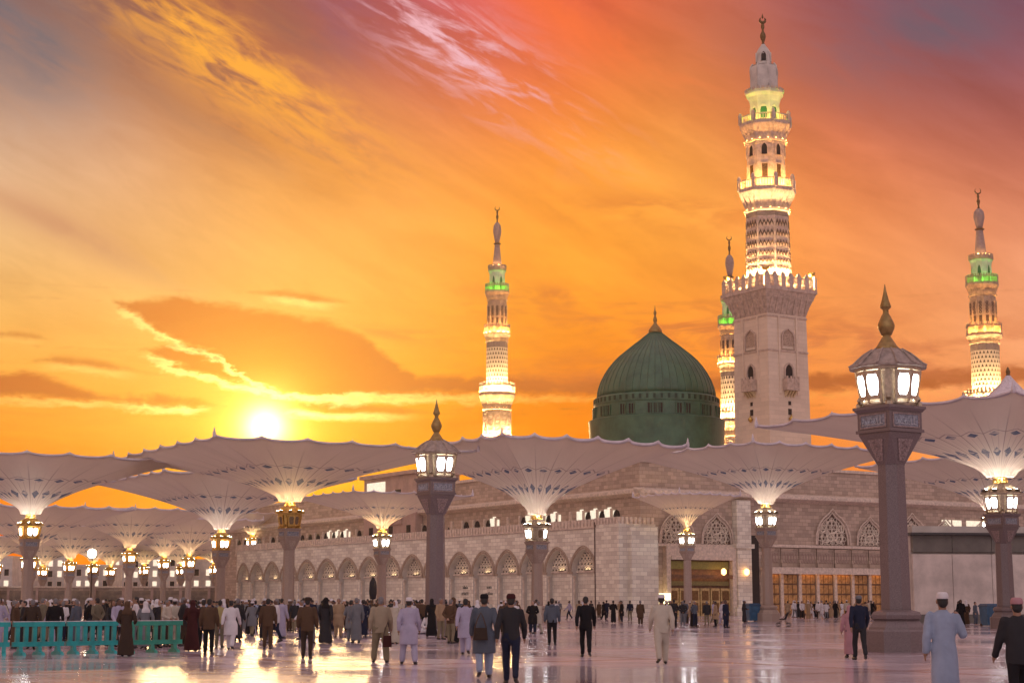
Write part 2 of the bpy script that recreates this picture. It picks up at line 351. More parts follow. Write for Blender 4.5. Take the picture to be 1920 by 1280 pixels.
GREEN = plain('green_dome_paint', (.058, .125, .072), .42, var=.24, scale=.5, bump=.1, bscale=3)
GREEN2 = plain('green_dome_trim', (.062, .13, .077), .42, var=.3, scale=.8)
VOID = plain('opening_shade', (.035, .026, .022), .8)  # dark colour stands for the unlit inside of openings
BROWNINLAY = plain('brown_inlay', (.075, .042, .032), .7)
WOOD = plain('dark_wood', (.16, .075, .035), .5, var=.35, scale=3, bump=.2)
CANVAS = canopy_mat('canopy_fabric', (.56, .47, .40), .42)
HEM = plain('canopy_hem', (.62, .55, .58), .6)
TEAL = plain('turquoise_plastic', (.01, .29, .29), .38, var=.2, scale=3)
TEALG = plain('green_plastic', (.02, .24, .17), .38, var=.2, scale=3)
BLUE = plain('blue_plastic', (.03, .10, .19), .4, var=.2, scale=3)
BLUELID = plain('blue_lid_plastic', (.025, .075, .15), .35)
HOARD = plain('grey_hoarding', (.58, .50, .44), .7, var=.2, scale=.5, bump=.15, bscale=6)
HOARDD = plain('dark_grey_hoarding', (.15, .135, .115), .6, var=.2, scale=.6)
FLOOR = floor_mat()
INK = plain('dark_green_ink', (.02, .035, .03), .6)

# ------------------------------------------------------------------ mesh helpers
class MB:
    def __init__(s): s.v = []; s.f = []; s.uv = None
    def add(s, vs, fs):
        o = len(s.v); s.v += [tuple(p) for p in vs]; s.f += [tuple(i + o for i in f) for f in fs]; return s
    def box(s, x0, y0, z0, x1, y1, z1, M=None):
        vs = [Vector(p) for p in ((x0,y0,z0),(x1,y0,z0),(x1,y1,z0),(x0,y1,z0),(x0,y0,z1),(x1,y0,z1),(x1,y1,z1),(x0,y1,z1))]
        if M is not None: vs = [M @ p for p in vs]
        return s.add(vs, [(3,2,1,0),(4,5,6,7),(0,1,5,4),(1,2,6,5),(2,3,7,6),(3,0,4,7)])
    def frustum(s, x0, y0, x1, y1, z0, k, z1, M=None):
        cx, cy = (x0 + x1) / 2, (y0 + y1) / 2
        b = [(x0,y0),(x1,y0),(x1,y1),(x0,y1)]
        vs = [Vector((x, y, z0)) for x, y in b] + [Vector((cx + (x - cx) * k, cy + (y - cy) * k, z1)) for x, y in b]
        if M is not None: vs = [M @ p for p in vs]
        return s.add(vs, [(3,2,1,0),(4,5,6,7),(0,1,5,4),(1,2,6,5),(2,3,7,6),(3,0,4,7)])
    def lathe(s, prof, n=16, rot=0., caps=True, c=(0, 0)):
        vs = []; fs = []
        for r, z in prof:
            for i in range(n):
                a = rot + 2 * PI * i / n; vs.append((c[0] + r * math.cos(a), c[1] + r * math.sin(a), z))
        for j in range(len(prof) - 1):
            for i in range(n):
                k = (i + 1) % n; fs.append((j*n+i, j*n+k, (j+1)*n+k, (j+1)*n+i))
        if caps:
            fs.append(tuple(range(n - 1, -1, -1))); fs.append(tuple((len(prof)-1)*n + i for i in range(n)))
        return s.add(vs, fs)
    def bar(s, p, q, w, d=None, up=(0, 0, 1)):
        p, q = Vector(p), Vector(q); z = (q - p); L = z.length; z.normalize()
        x = Vector(up).cross(z)
        if x.length < 1e-4: x = Vector((1, 0, 0)).cross(z)
        x.normalize(); y = z.cross(x); d = d or w
        M = Matrix((x, y, z)).transposed().to_4x4(); M.translation = p
        return s.box(-w/2, -d/2, 0, w/2, d/2, L, M)
    def tube(s, pts, r, n=8, closed=False):
        pts = [Vector(p) for p in pts]; N = len(pts); vs = []; fs = []
        for i, p in enumerate(pts):
            a = pts[(i - 1) % N] if (closed or i > 0) else p; b = pts[(i + 1) % N] if (closed or i < N - 1) else p
            t = (b - a).normalized(); x = Vector((0, 0, 1)).cross(t)
            if x.length < 1e-3: x = Vector((1, 0, 0)).cross(t)
            x.normalize(); y = t.cross(x); rr = r[i] if isinstance(r, (list, tuple)) else r
            for k in range(n):
                q = 2 * PI * k / n; vs.append(p + x * (rr * math.cos(q)) + y * (rr * math.sin(q)))
        for i in range(N if closed else N - 1):
            j = (i + 1) % N
            for k in range(n):
                l = (k + 1) % n; fs.append((i*n+k, i*n+l, j*n+l, j*n+k))
        if not closed: fs += [tuple(range(n - 1, -1, -1)), tuple((N-1)*n + k for k in range(n))]
        return s.add(vs, fs)
    def prism(s, pts, y0, y1, M=None):      # outline in x-z, extruded along y
        n = len(pts)
        vs = [Vector((x, y0, z)) for x, z in pts] + [Vector((x, y1, z)) for x, z in pts]
        if M is not None: vs = [M @ p for p in vs]
        return s.add(vs, [tuple(range(n)), tuple(range(2*n-1, n-1, -1))] + [((i+1) % n, i, n+i, n+(i+1) % n) for i in range(n)])
    def mesh(s, name, mat, smooth=False):
        me = bpy.data.meshes.new(name); me.from_pydata(s.v, [], s.f); me.materials.append(mat)
        if smooth:
            me.polygons.foreach_set('use_smooth', [True] * len(me.polygons))
        me.update(); return me
def link(name, me, parent=None, loc=(0, 0, 0), rz=0., scale=None):
    o = bpy.data.objects.new(name, me); COL.objects.link(o); o.location = loc; o.rotation_euler = (0, 0, rz)
    if scale: o.scale = scale
    if parent: o.parent = parent
    return o
def part(name, mb, mat, parent, smooth=False, **k): return link(name, mb.mesh(name, mat, smooth), parent, **k)
def thing(name, label, cat, loc=(0, 0, 0), rz=0., group=None):
    o = bpy.data.objects.new(name, None); COL.objects.link(o); o.location = loc; o.rotation_euler = (0, 0, rz)
    o.empty_display_size = .3
    o['label'] = label; o['category'] = cat
    if group: o['group'] = group
    return o
PSI = R(32.0)
A_ = Vector((math.cos(PSI), math.sin(PSI), 0)); B_ = Vector((-math.sin(PSI), math.cos(PSI), 0))

# ------------------------------------------------------------------ ground
gm = MB(); gm.add([(-4000, -600, 0), (4000, -600, 0), (4000, 8000, 0), (-4000, 8000, 0)], [(0, 1, 2, 3)])
ground = part('plaza_floor', gm, FLOOR, None); ground['kind'] = 'structure'
ground['label'] = 'polished pale marble plaza paving that mirrors the lights'
# ------------------------------------------------------------------ lamp posts and umbrella posts
def Rz(a): return Matrix.Rotation(a, 4, 'Z')
LANT = {}
def squiggle(seed, w, h):
    """low relief like a line of script on the post panels"""
    r = random.Random(seed); mb = MB()
    x = -w / 2 + .04
    while x < w / 2 - .08:
        k = r.random(); L = r.uniform(.06, .13)
        if k < .4:
            mb.box(x, -.012, -h * .32, x + .03, .012, h * r.uniform(.1, .42))
        elif k < .75:
            pts = [(x + L * (i / 5), 0, -h * .25 + h * .3 * math.sin(i / 5 * PI)) for i in range(6)]
            mb.tube(pts, .018, 4)
        else:
            pts = [(x + .05 + .05 * math.cos(i / 7 * 2 * PI), 0, .02 + h * .2 * math.sin(i / 7 * 2 * PI)) for i in range(8)]
            mb.tube(pts, .016, 4)
        mb.box(x, -.012, -h * .34, x + L, .012, -h * .26)
        x += L + .025
    return mb
def lant_meshes():
    L = LANT
    q = PI / 4
    # transition from octagonal shaft (0) up to the square box
    m = MB()
    s0 = .44
    oct_ = [(s0 * math.cos(PI/8 + i*q) / math.cos(PI/8), s0 * math.sin(PI/8 + i*q) / math.cos(PI/8), 0) for i in range(8)]
    h = .72
    sq = [(h, h, 1), (-h, h, 1), (-h, -h, 1), (h, -h, 1)]
    vs = oct_ + sq
    # octagon verts: pairs (0,1) about 45deg, (2,3) about 135deg, ...
    f = []
    for i in range(4):
        f.append((2*i, 2*i+1, 8+i)); f.append((2*i+1, (2*i+2) % 8, 8+(i+1) % 4, 8+i))
    f.append((8, 9, 10, 11))
    m.add(vs, f); L['capital'] = m
    # carved spandrel on one side (local -y), slightly proud
    m = MB()
    k = Matrix.Translation((0, -.47, .08)) @ Matrix.Rotation(R(15.2), 4, 'X')
    m.prism([(-.12, .05), (.12, .05), (.34, .78), (-.34, .78)], -.03, .03, k)
    for i in range(4):
        m.tube([k @ Vector((.05 * math.cos(a) * (1 + i * .7), -.035, .2 + i * .16 + .06 * math.sin(a))) for a in [j * PI / 4 for j in range(8)]], .02, 4, True)
    L['spandrel'] = m
    m = MB(); m.box(-.72, -.72, 1.0, .72, .72, 1.06).frustum(-.79, -.79, .79, .79, 1.06, 1.0, 1.16).box(-.74, -.74, 1.16, .74, .74, 1.74)
    m.frustum(-.76, -.76, .76, .76, 1.74, 1.09, 1.84).box(-.85, -.85, 1.84, .85, .85, 1.93); L['box'] = m
    m = MB(); m.box(-.60, -.775, 1.2, .60, -.74, 1.245).box(-.60, -.775, 1.635, .60, -.74, 1.68).box(-.60, -.775, 1.245, -.555, -.74, 1.635).box(.555, -.775, 1.245, .60, -.74, 1.635); L['pframe'] = m
    m = MB(); m.box(-.555, -.752, 1.245, .555, -.735, 1.635); L['panel'] = m
    # 12 sided lantern: corner piers and panes leaning outwards
    def ring(r, z, i, w): # point on side i at half width w
        a = i * PI / 6; n = Vector((math.cos(a), math.sin(a), 0)); t = Vector((-math.sin(a), math.cos(a), 0))
        return n * r + t * w + Vector((0, 0, z))
    L['ring'] = ring
    m = MB()
    m.lathe([(.86, 1.93), (.90, 2.0), (.86, 2.08), (.72, 2.1)], 12, PI/12).lathe([(1.0, 3.08), (1.10, 3.12), (1.12, 3.2), (.9, 3.21)], 12, PI/12)
    for i in range(12):                 # posts at every corner of the twelve
        a = (i + .5) * PI / 6
        c, s = math.cos(a), math.sin(a)
        m.bar((.88*c, .88*s, 2.05), (1.07*c, 1.07*s, 3.1), .085, .085)
    for k in range(4):                  # broad pier with scrolled foot on each box corner
        i = k * 3
        a, b, c2, d2 = ring(.86, 2.06, i, -.13), ring(.86, 2.06, i, .13), ring(1.03, 3.1, i, .10), ring(1.03, 3.1, i, -.10)
        n = Vector((math.cos(i*PI/6), math.sin(i*PI/6), 0)) * .07
        m.add([a - n, b - n, c2 - n, d2 - n, a + n, b + n, c2 + n, d2 + n], [(4,5,6,7), (0,3,2,1), (0,1,5,4), (1,2,6,5), (2,3,7,6), (3,0,4,7)])
        m.tube([Vector((math.cos(i*PI/6), math.sin(i*PI/6), 0)) * (1.0 + .05 * math.sin(j * .9)) * (.86 + .1 * (1 - j / 5)) + Vector((0, 0, 1.95 + j * .1)) for j in range(6)], [.13, .12, .10, .08, .07, .06], 6)
    L['frame'] = m
    # pane with a framed, cusped edge on side 1 (normal at 30deg)
    def pane(sgn_off, inset, lo, hi, th, cut):
        r0 = .86 + (1.04 - .86) * (lo - 2.06) / 1.04; r1 = .86 + (1.04 - .86) * (hi - 2.06) / 1.04
        w0, w1 = .20 * inset, .245 * inset
        pts = []
        for u, v in ((-1 + cut, 0), (1 - cut, 0), (1, cut * .8), (1, 1 - cut * .8), (1 - cut, 1), (-1 + cut, 1), (-1, 1 - cut * .8), (-1, cut * .8)):
            r = r0 + (r1 - r0) * v; w = (w0 + (w1 - w0) * v) * u; pts.append(Vector((r + th, w, lo + (hi - lo) * v)))
        return pts
    def solid(pts, d):
        n = len(pts); m = MB(); back = [p - Vector((d, 0, 0)) for p in pts]
        return m.add(pts + back, [tuple(range(n)), tuple(range(2*n-1, n-1, -1))] + [((i+1) % n, i, n+i, n+(i+1) % n) for i in range(n)])
    L['pane'] = solid(pane(0, .98, 2.22, 3.0, .02, .26), .05)
    fr = MB(); o = pane(0, 1.12, 2.14, 3.08, .05, .2); q2 = pane(0, .90, 2.27, 2.95, .05, .3)
    fr.add(o + q2 + [p - Vector((.06, 0, 0)) for p in o] + [p - Vector((.06, 0, 0)) for p in q2],
           [(i, (i+1) % 8, 8 + (i+1) % 8, 8 + i) for i in range(8)] + [(16+i, i, (i+1) % 8, 16+(i+1) % 8) for i in range(8)][:8] + [(8+i, 8+(i+1) % 8, 24+(i+1) % 8, 24+i) for i in range(8)])
    L['sash'] = fr
    m = MB(); m.lathe([(1.12, 3.2), (1.30, 3.22), (1.31, 3.27), (1.16, 3.34), (1.0, 3.50), (.80, 3.68), (.60, 3.82), (.50, 3.88)], 12, PI/12)
    for i in range(12):
        a = (i + .5) * PI / 6; c, s = math.cos(a), math.sin(a)
        m.tube([(1.31*c, 1.31*s, 3.27), (1.17*c, 1.17*s, 3.355), (1.01*c, 1.01*s, 3.515), (.81*c, .81*s, 3.695), (.5*c, .5*s, 3.89)], [.05, .045, .04, .035, .03], 5)
    L['roof'] = m
    L['core'] = MB().lathe([(.80, 2.06), (.97, 3.12)], 12, PI/12)
    u = MB(); e = MB()
    for i in range(8):
        k = Rz((i + .5) * PI / 4) @ Matrix.Translation((1.08, 0, 3.44)); u.box(-.10, -.16, -.06, .12, .16, .06, k)
        e.add([k @ Vector(p) for p in ((-.07, -.13, .064), (.09, -.13, .064), (.09, .13, .064), (-.07, .13, .064))], [(0, 1, 2, 3)])
    L['uphouse'] = u; L['uplens'] = e
    m = MB(); m.lathe([(.40, 3.86), (.42, 3.92), (.34, 4.0), (.17, 4.28), (.13, 4.34), (.18, 4.40), (.27, 4.60), (.29, 4.70), (.26, 4.80), (.15, 5.04), (.10, 5.12), (.10, 5.24), (.18, 5.32), (.19, 5.36), (.12, 5.58), (.055, 5.86), (.012, 6.12)], 20)
    L['finial'] = m
    m = MB(); m.lathe([(.40, 3.86), (.42, 3.9), (.42, 4.22), (.46, 4.26), (.46, 4.3), (.3, 4.31)], 20)
    for i in range(10):
        a = i * PI / 5; m.lathe([(.02, 3.93), (.075, 3.97), (.085, 4.06), (.075, 4.15), (.02, 4.19)], 6, c=(.43 * math.cos(a), .43 * math.sin(a)))
    L['collar'] = m
    for k in list(L):
        if isinstance(L[k], MB): L[k + '_v'] = L[k]
lant_meshes()
LM = {}
ROOFST = plain('lantern_roof_alloy', (.33, .26, .22), .5, .25, var=.25, scale=5)
GILT = plain('dull_gilt', (.32, .21, .08), .4, .75, var=.25, scale=6)
def lmesh(key, mat, smooth=False):
    k = (key, mat.name)
    if k not in LM: LM[k] = LANT[key].mesh(key, mat, smooth)
    return LM[k]
SCRIPT = [squiggle(i, 1.1, .39).mesh('inscription', SILV) for i in range(3)]
def post_top(root, z, sc, stone, carve, lit, frame, umbrella, dark=()):
    s3 = (sc, sc, sc)
    def L(name, key, mat, rz=0., smooth=False, parent=None):
        if parent is None: return link(name, lmesh(key, mat, smooth), root, (0, 0, z), rz, s3)
        return link(name, lmesh(key, mat, smooth), parent)
    L('capital', 'capital', stone)
    for k in range(4): L('carved_spandrel', 'spandrel', carve, k * PI / 2)
    bx = L('capital_box', 'box', stone)
    for k in range(4):
        p = L('inscription_panel', 'panel', GREY, k * PI / 2)
        link('panel_frame', lmesh('pframe', carve), p)
        link('inscription', SCRIPT[k % 3], p, (0, -.765, 1.44))
    L('lantern_frame', 'frame', frame)
    L('lantern_body', 'core', frame, PI / 4)
    j = 0
    for i in range(12):
        if i % 3 == 0: continue
        p = L('lantern_pane', 'pane', lit if j not in dark else DULL, i * PI / 6 + PI / 4)
        link('sash', lmesh('sash', frame), p); j += 1
    for o in root.children:
        if o.name.startswith('lantern_frame'): o.rotation_euler.z = PI / 4
    L('lantern_roof', 'roof', frame if umbrella else ROOFST, PI / 4)
    if umbrella: L('gilt_collar', 'collar', GOLD, 0, True)
    else: L('finial', 'finial', GILT, 0, True)
SHAFT = {}
def post_base(root, z, w, stone, wide=1.0):
    """plinth, moulded base and octagonal shaft up to height z, w = half width across flats"""
    e = 1 / math.cos(PI / 8)
    m = MB().lathe([(1.02*e*wide, 0), (1.02*e*wide, .66), (.97*e*wide, .72), (.92*e*wide, .72)], 8, PI/8)
    part('plinth', m, stone, root)
    m = MB().lathe([(.90*e*wide, .72), (.88*e*wide, .8), (.74*e*wide, .98), (.70*e*wide, 1.02), (.78*e*wide, 1.06), (.80*e*wide, 1.18), (.74*e*wide, 1.28), (w*1.1*e, 1.34), (w*1.02*e, 1.36)], 8, PI/8)
    part('base_moulding', m, stone, root)
    m = MB().lathe([(w*1.04*e, 1.36), (w*.94*e, z)], 8, PI/8)
    sh = part('shaft', m, stone, root)
def lamp(px, D, label):
    X = Gx(px, D)
    t = thing('street_lamp', label, 'lamp post', (X, D, 0), PSI, 'free standing lamp posts')
    z = Zat(872, 55)
    post_base(t, z, .46, GRAN)
    post_top(t, z, 1.0, GRAN, CARVE, LIT, LEADGOLD, False)
    return t
lamp(1680, 55, 'tall granite lamp post with a lit white lantern and gold spike, nearest and largest')
lamp(816, 87, 'granite lamp post with lit lantern and spike before the arcade, left of the dome')

# ------------------------------------------------------------------ umbrellas
def canopy_mesh():
    NT_, NU = 192, 22
    vs = []; fs = []; uvs = []
    for j in range(NU + 1):
        u = (j / NU) ** 1.25
        for i in range(NT_ + 1):
            t = i / NT_ * 4; side = int(t) % 4; f = t - int(t)
            e = 2 * f - 1
            x, y = e, -1.0
            # square outline with tips: six tips along each side, fabric sagging between them
            ft = f * 6; sag = math.sin((ft - int(ft)) * PI) if ft < 6 else 0
            edge = u ** 7
            ang = math.atan2(y, x)
            rr = math.hypot(x, y)
            rc = .076
            rs = rc + (rr - rc) * u
            rs *= 1 - .028 * sag * edge
            a = ang + side * PI / 2
            fl = math.cos(i / NT_ * 2 * PI * 24)
            zz = u ** .60
            zz += .018 * fl * math.exp(-((u - .10) / .12) ** 2) * (u > 0)
            zz += (.034 * (1 - sag) ** 4 - .020 * sag) * edge
            zz -= .06 * (rr - 1) * u ** 4
            rs *= 1 + .05 * fl * math.exp(-((u - .05) / .1) ** 2)
            vs.append((rs * math.cos(a), rs * math.sin(a), zz)); uvs.append((i / NT_ * 24, u))
    n = NT_ + 1
    for j in range(NU):
        for i in range(NT_):
            fs.append((j*n+i, j*n+i+1, (j+1)*n+i+1, (j+1)*n+i))
    me = bpy.data.meshes.new('canopy'); me.from_pydata(vs, [], fs); me.materials.append(CANVAS)
    uv = me.uv_layers.new(name='UVMap')
    for l in me.loops: uv.data[l.index].uv = uvs[l.vertex_index]
    me.polygons.foreach_set('use_smooth', [True] * len(me.polygons)); me.update()
    rim = [Vector(v) for v in vs[NU*n:NU*n+NT_]]
    hem = MB(); k = len(rim); hv = []; hf = []
    for i, p in enumerate(rim):
        o = Vector((p.x, p.y, 0)).normalized() * .004
        hv += [p - o, p + o + Vector((0, 0, .0)), p + o + Vector((0, 0, .05)), p - o + Vector((0, 0, .05))]
    for i in range(k):
        j = (i + 1) % k
        for q in range(4): hf.append((i*4+q, j*4+q, j*4+(q+1) % 4, i*4+(q+1) % 4))
    hem.add(hv, hf)
    tips = []
    for s in range(4):
        for q in range(6): tips.append(rim[(s * 48 + q * 8) % NT_])
    return me, hem.mesh('hem', HEM, True), tips
CANO, HEMM, TIPS = canopy_mesh()
TIPM = MB().lathe([(.07, -.05), (.10, .05), (.09, .22), (.045, .3), (.05, .36), (.01, .5)], 8).mesh('arm_tip', HEM, True)
BEAM2 = emit('uplight_soft', (1., .70, .34), 420.0)
STRUT = MB().bar((0, 0, 0), (1, 0, 0), .05).mesh('arm', HEM)
def umbrella(px, D, y_eave, y_rim, size, label, sc=.82, lit=LIT, stone=GRAN2, carve=BRACKET, frame=LEADGOLD, dark=(), beam=1.0, rough=False, w=.42):
    X = Gx(px, D)
    t = thing('plaza_umbrella', label, 'umbrella', (X, D, 0), PSI, 'giant umbrellas over the plaza')
    ze = Zat(y_eave, D); z0 = ze - 3.22 * sc
    post_base(t, z0, w, stone, .95)
    post_top(t, z0, sc, stone, carve, lit, frame, True, dark)
    zc = z0 + 4.3 * sc
    zr = P(960, y_rim, D - size * .5).z
    h = zr - zc
    s = size / 2
    c = link('canopy', CANO, t, (0, 0, zc), 0, (s, s, h))
    link('hem', HEMM, c)
    for i, p in enumerate(TIPS):
        k = 1.0 if i % 6 == 0 else .4
        link('arm_tip', TIPM, t, (p.x * s, p.y * s, zc + p.z * h), 0, (k * 1.3, k * 1.3, k * 1.3))
    if beam:
        o = link('uplight', lmesh('uphouse', DARKMET), t, (0, 0, z0), 0, (sc, sc, sc))
        link('uplight_lens', lmesh('uplens', BEAM if beam == 1.0 else BEAM2), o)
    return t
umbrella(50, 131, 985, 852, 19, 'leftmost large umbrella above the barrier with warm lit lantern', lit=LIT, frame=GOLD)
umbrella(540, 127, 963, 829, 21, 'umbrella under the sun whose gilded lantern is unlit', lit=DULL, frame=GOLD, dark=(), sc=.86, beam=.5)
umbrella(412, 151, 1010, 889, 18, 'umbrella with lit gold lantern at the left end of the arcade', frame=GOLD, sc=.80)
umbrella(240, 205, 1040, 954, 17, 'smaller umbrella behind the barrier with a slim lit lantern', frame=GOLD, sc=.80, beam=.5)
umbrella(715, 164, 1008, 924, 13, 'umbrella with white lantern before the arcade, just left of the nearer lamp post', sc=.82, beam=.5)
umbrella(1007, 131, 988, 824, 17, 'mauve umbrella in front of the arcade corner below the green dome', sc=.88, dark=(4,))
umbrella(1440, 140, 965, 836, 16.5, 'umbrella below the tall minaret beside a blue bin', sc=.86)
umbrella(1290, 185, 1005, 926, 8.5, 'small far umbrella standing before the portal', sc=.82, beam=.5)
umbrella(1886, 102, 926, 752, 21, 'big umbrella at the right edge beside the grey hoarding', sc=.94, stone=GRAN, carve=CARVE, w=.5)
umbrella(1866, 152, 975, 856, 17, 'umbrella half hidden behind the rightmost umbrella', sc=.82)
umbrella(52, 178, 1050, 950, 17, 'umbrella hidden behind the post of the leftmost umbrella', sc=.82, frame=GOLD, beam=.5)
umbrella(305, 265, 1053, 985, 19, 'distant umbrella between the slim lantern and the arcade end, further left', sc=.9, frame=GOLD, beam=.5)
umbrella(352, 242, 1050, 972, 16, 'distant umbrella just left of the lit gold lantern', sc=.9, frame=GOLD, beam=.5)
umbrella(128, 262, 1058, 985, 19, 'distant umbrella right of the leftmost lantern, near the floodlight', sc=.9, frame=GOLD, beam=.5)
umbrella(470, 285, 1012, 962, 17, 'distant umbrella above the far end of the arcade', sc=.9, frame=GOLD, beam=.5)

for px, D_, ye, yr, sz, lb in ((78, 330, 1068, 1015, 22, 'far umbrella in the back row, leftmost, lit from below'), (205, 335, 1068, 1012, 22, 'far umbrella in the back row just right of the floodlight'),
        (268, 345, 1066, 1014, 22, 'far umbrella in the back row right of the slim lantern'), (338, 330, 1066, 1012, 22, 'far umbrella in the back row left of the lit gold lantern'),
        (400, 340, 1064, 1016, 22, 'far umbrella in the back row by the arcade end'), (-10, 300, 1062, 1005, 20, 'far umbrella in the back row cut by the left edge'),
        (172, 300, 1062, 1004, 20, 'far umbrella standing behind the floodlight mast')):
    umbrella(px, D_, ye, yr, sz, lb, sc=.95, frame=GOLD, beam=.5)

# ------------------------------------------------------------------ dome
def dome():
    D = 240; px = 1231
    X = P(px, 800, D).x
    t = thing('green_dome', 'large ribbed green dome with gilded finial rising behind the canopies', 'dome', (X, D, 0))
    def Q(l): return [(Rat(h, y, D), Zat(y, D)) for y, h in l]
    shell = [(748,110),(735,110.5),(720,110),(705,107.5),(690,103),(672,93),(655,79),(645,68.5),(635,55),(628,43),(621,29),(615.5,18),(612,12)]
    e = 612 - 624
    shell = [(748,110.5),(738,110),(728,107.5),(716,103),(702,95.5),(690,87.5),(678,77.5),(668,67),(658,54.5),(648,42),(638,29),(629,18),(624,12)]
    sp = Q(shell)
    part('dome_shell', MB().lathe(sp, 96), GREEN, t, True)
    rb = MB().tube([(r + .02, 0, z) for r, z in sp], [.07 if i < 10 else .045 for i in range(len(sp))], 5).mesh('rib', GREEN2, True)
    for i in range(48): link('rib', rb, t, rz=i * 2 * PI / 48 + .03)
    part('upper_band', MB().lathe(Q([(762,117),(750,117),(747,113),(746.5,110)]), 96), GREEN2, t)
    part('drum', MB().lathe(Q([(789,118),(763.5,116.5),(762,117.6)]), 96), GREEN, t)
    part('lower_drum', MB().lathe(Q([(860,126),(814,126),(795,127),(791,127.5),(789,124),(788.5,118)]), 96), GREEN, t)
    ro, zo = Rat(117.8, 780, D), Zat(786.5, D); h = Zat(768, D) - zo
    fr = MB(); 
    for x in (-.42, .42): fr.box(ro - .1, x - .06, zo, ro + .16, x + .06, zo + h)
    fr.box(ro - .1, -.48, zo + h, ro + .16, .48, zo + h + .12)
    fr.box(ro - .1, -.05, zo, ro + .12, .05, zo + h)
    frm = fr.mesh('window', GREEN2); pn = MB().box(ro - .15, -.36, zo + .08, ro + .05, .36, zo + h).mesh('pane', VOID)
    for i in range(14):
        for k in (-.055, .0, .055):
            if k == 0 and i % 2: continue
            w = link('window', frm, t, rz=i * 2 * PI / 14 + k * 1.35 + .12); link('pane', pn, w)
    r2, z2 = Rat(116.4, 757, D), Zat(760.5, D); h2 = .75
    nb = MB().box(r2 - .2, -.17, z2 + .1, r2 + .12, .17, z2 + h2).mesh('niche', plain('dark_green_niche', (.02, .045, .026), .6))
    for i in range(56): link('niche', nb, t, rz=i * 2 * PI / 56)
    fin = Q([(625,12),(623,13),(619,12.5),(613,8),(608,4),(605,2.6),(603,3.2),(600,4),(596,3),(592,1.6),(589,2.6),(586,3),(582,1.4),(578,.8),(572,.25)])
    part('finial', MB().lathe(fin, 16), GILT, t, True)
    return t
dome()

# ------------------------------------------------------------------ minarets
def crescent(r, th, z):
    pts = [(r * math.cos(a), 0, z + r + r * math.sin(a)) for a in [R(-240 + i * 300 / 16) for i in range(17)]]
    pts = [(r * math.cos(R(q)), 0, z + r + r * math.sin(R(q))) for q in [i * 15 - 240 + 0 for i in range(21)]]
    rad = [th * math.sin(PI * (i + .6) / 21.2) for i in range(21)]
    return MB().tube(pts, rad, 6)
def lattice_mat():
    m, g, b = principled('fretwork_stone')
    uv = g.n('ShaderNodeTexCoord').outputs['Object']; s = g.sep(uv)
    ang = g.m('MULTIPLY', g.m('ARCTAN2', s[1], s[0]), 24 / (2 * PI))
    row = g.m('DIVIDE', s[2], 1.05)
    odd = g.m('MULTIPLY', g.m('MODULO', g.m('FLOOR', row), 2), .5)
    fu = g.m('ABSOLUTE', g.m('SUBTRACT', g.m('FRACT', g.m('ADD', g.m('ADD', ang, 40), odd)), .5)); fv = g.m('FRACT', row)
    tri = g.m('SUBTRACT', g.m('MULTIPLY', g.m('SUBTRACT', .85, fv), .55), fu)
    hole = g.m('MULTIPLY', g.ramp(tri, 0, .05), g.ramp(fv, .12, .2))
    g.put(b.inputs['Base Color'], g.mix(hole, (.52, .43, .33), (.05, .03, .02))); b.inputs['Roughness'].default_value = .7
    bp = g.n('ShaderNodeBump'); bp.inputs['Strength'].default_value = .8; bp.inputs['Distance'].default_value = .2
    g.put(bp.inputs['Height'], g.m('MULTIPLY', hole, -1.0)); g.put(b.inputs['Normal'], bp.outputs[0])
    return m
FRET = lattice_mat()
BANDST = plain('mauve_band_stone', (.20, .15, .135), .7, var=.2, scale=2)
def ring_lights(root, r, z, mat, n=16, w=.22):
    m = MB()
    for i in range(n):
        a = 2 * PI * (i + .5) / n; k = Matrix.Translation((r * math.cos(a), r * math.sin(a), z)) @ Rz(a)
        m.add([k @ Vector(p) for p in ((-w * .8, -w * 2, 0), (w * .8, -w * 2, 0), (w * .8, w * 2, 0), (-w * .8, w * 2, 0))], [(0, 1, 2, 3)])
    return part('floodlight', m, mat, root)
FLOODC = emit('cornice_light', (1., .56, .16), 50.0)
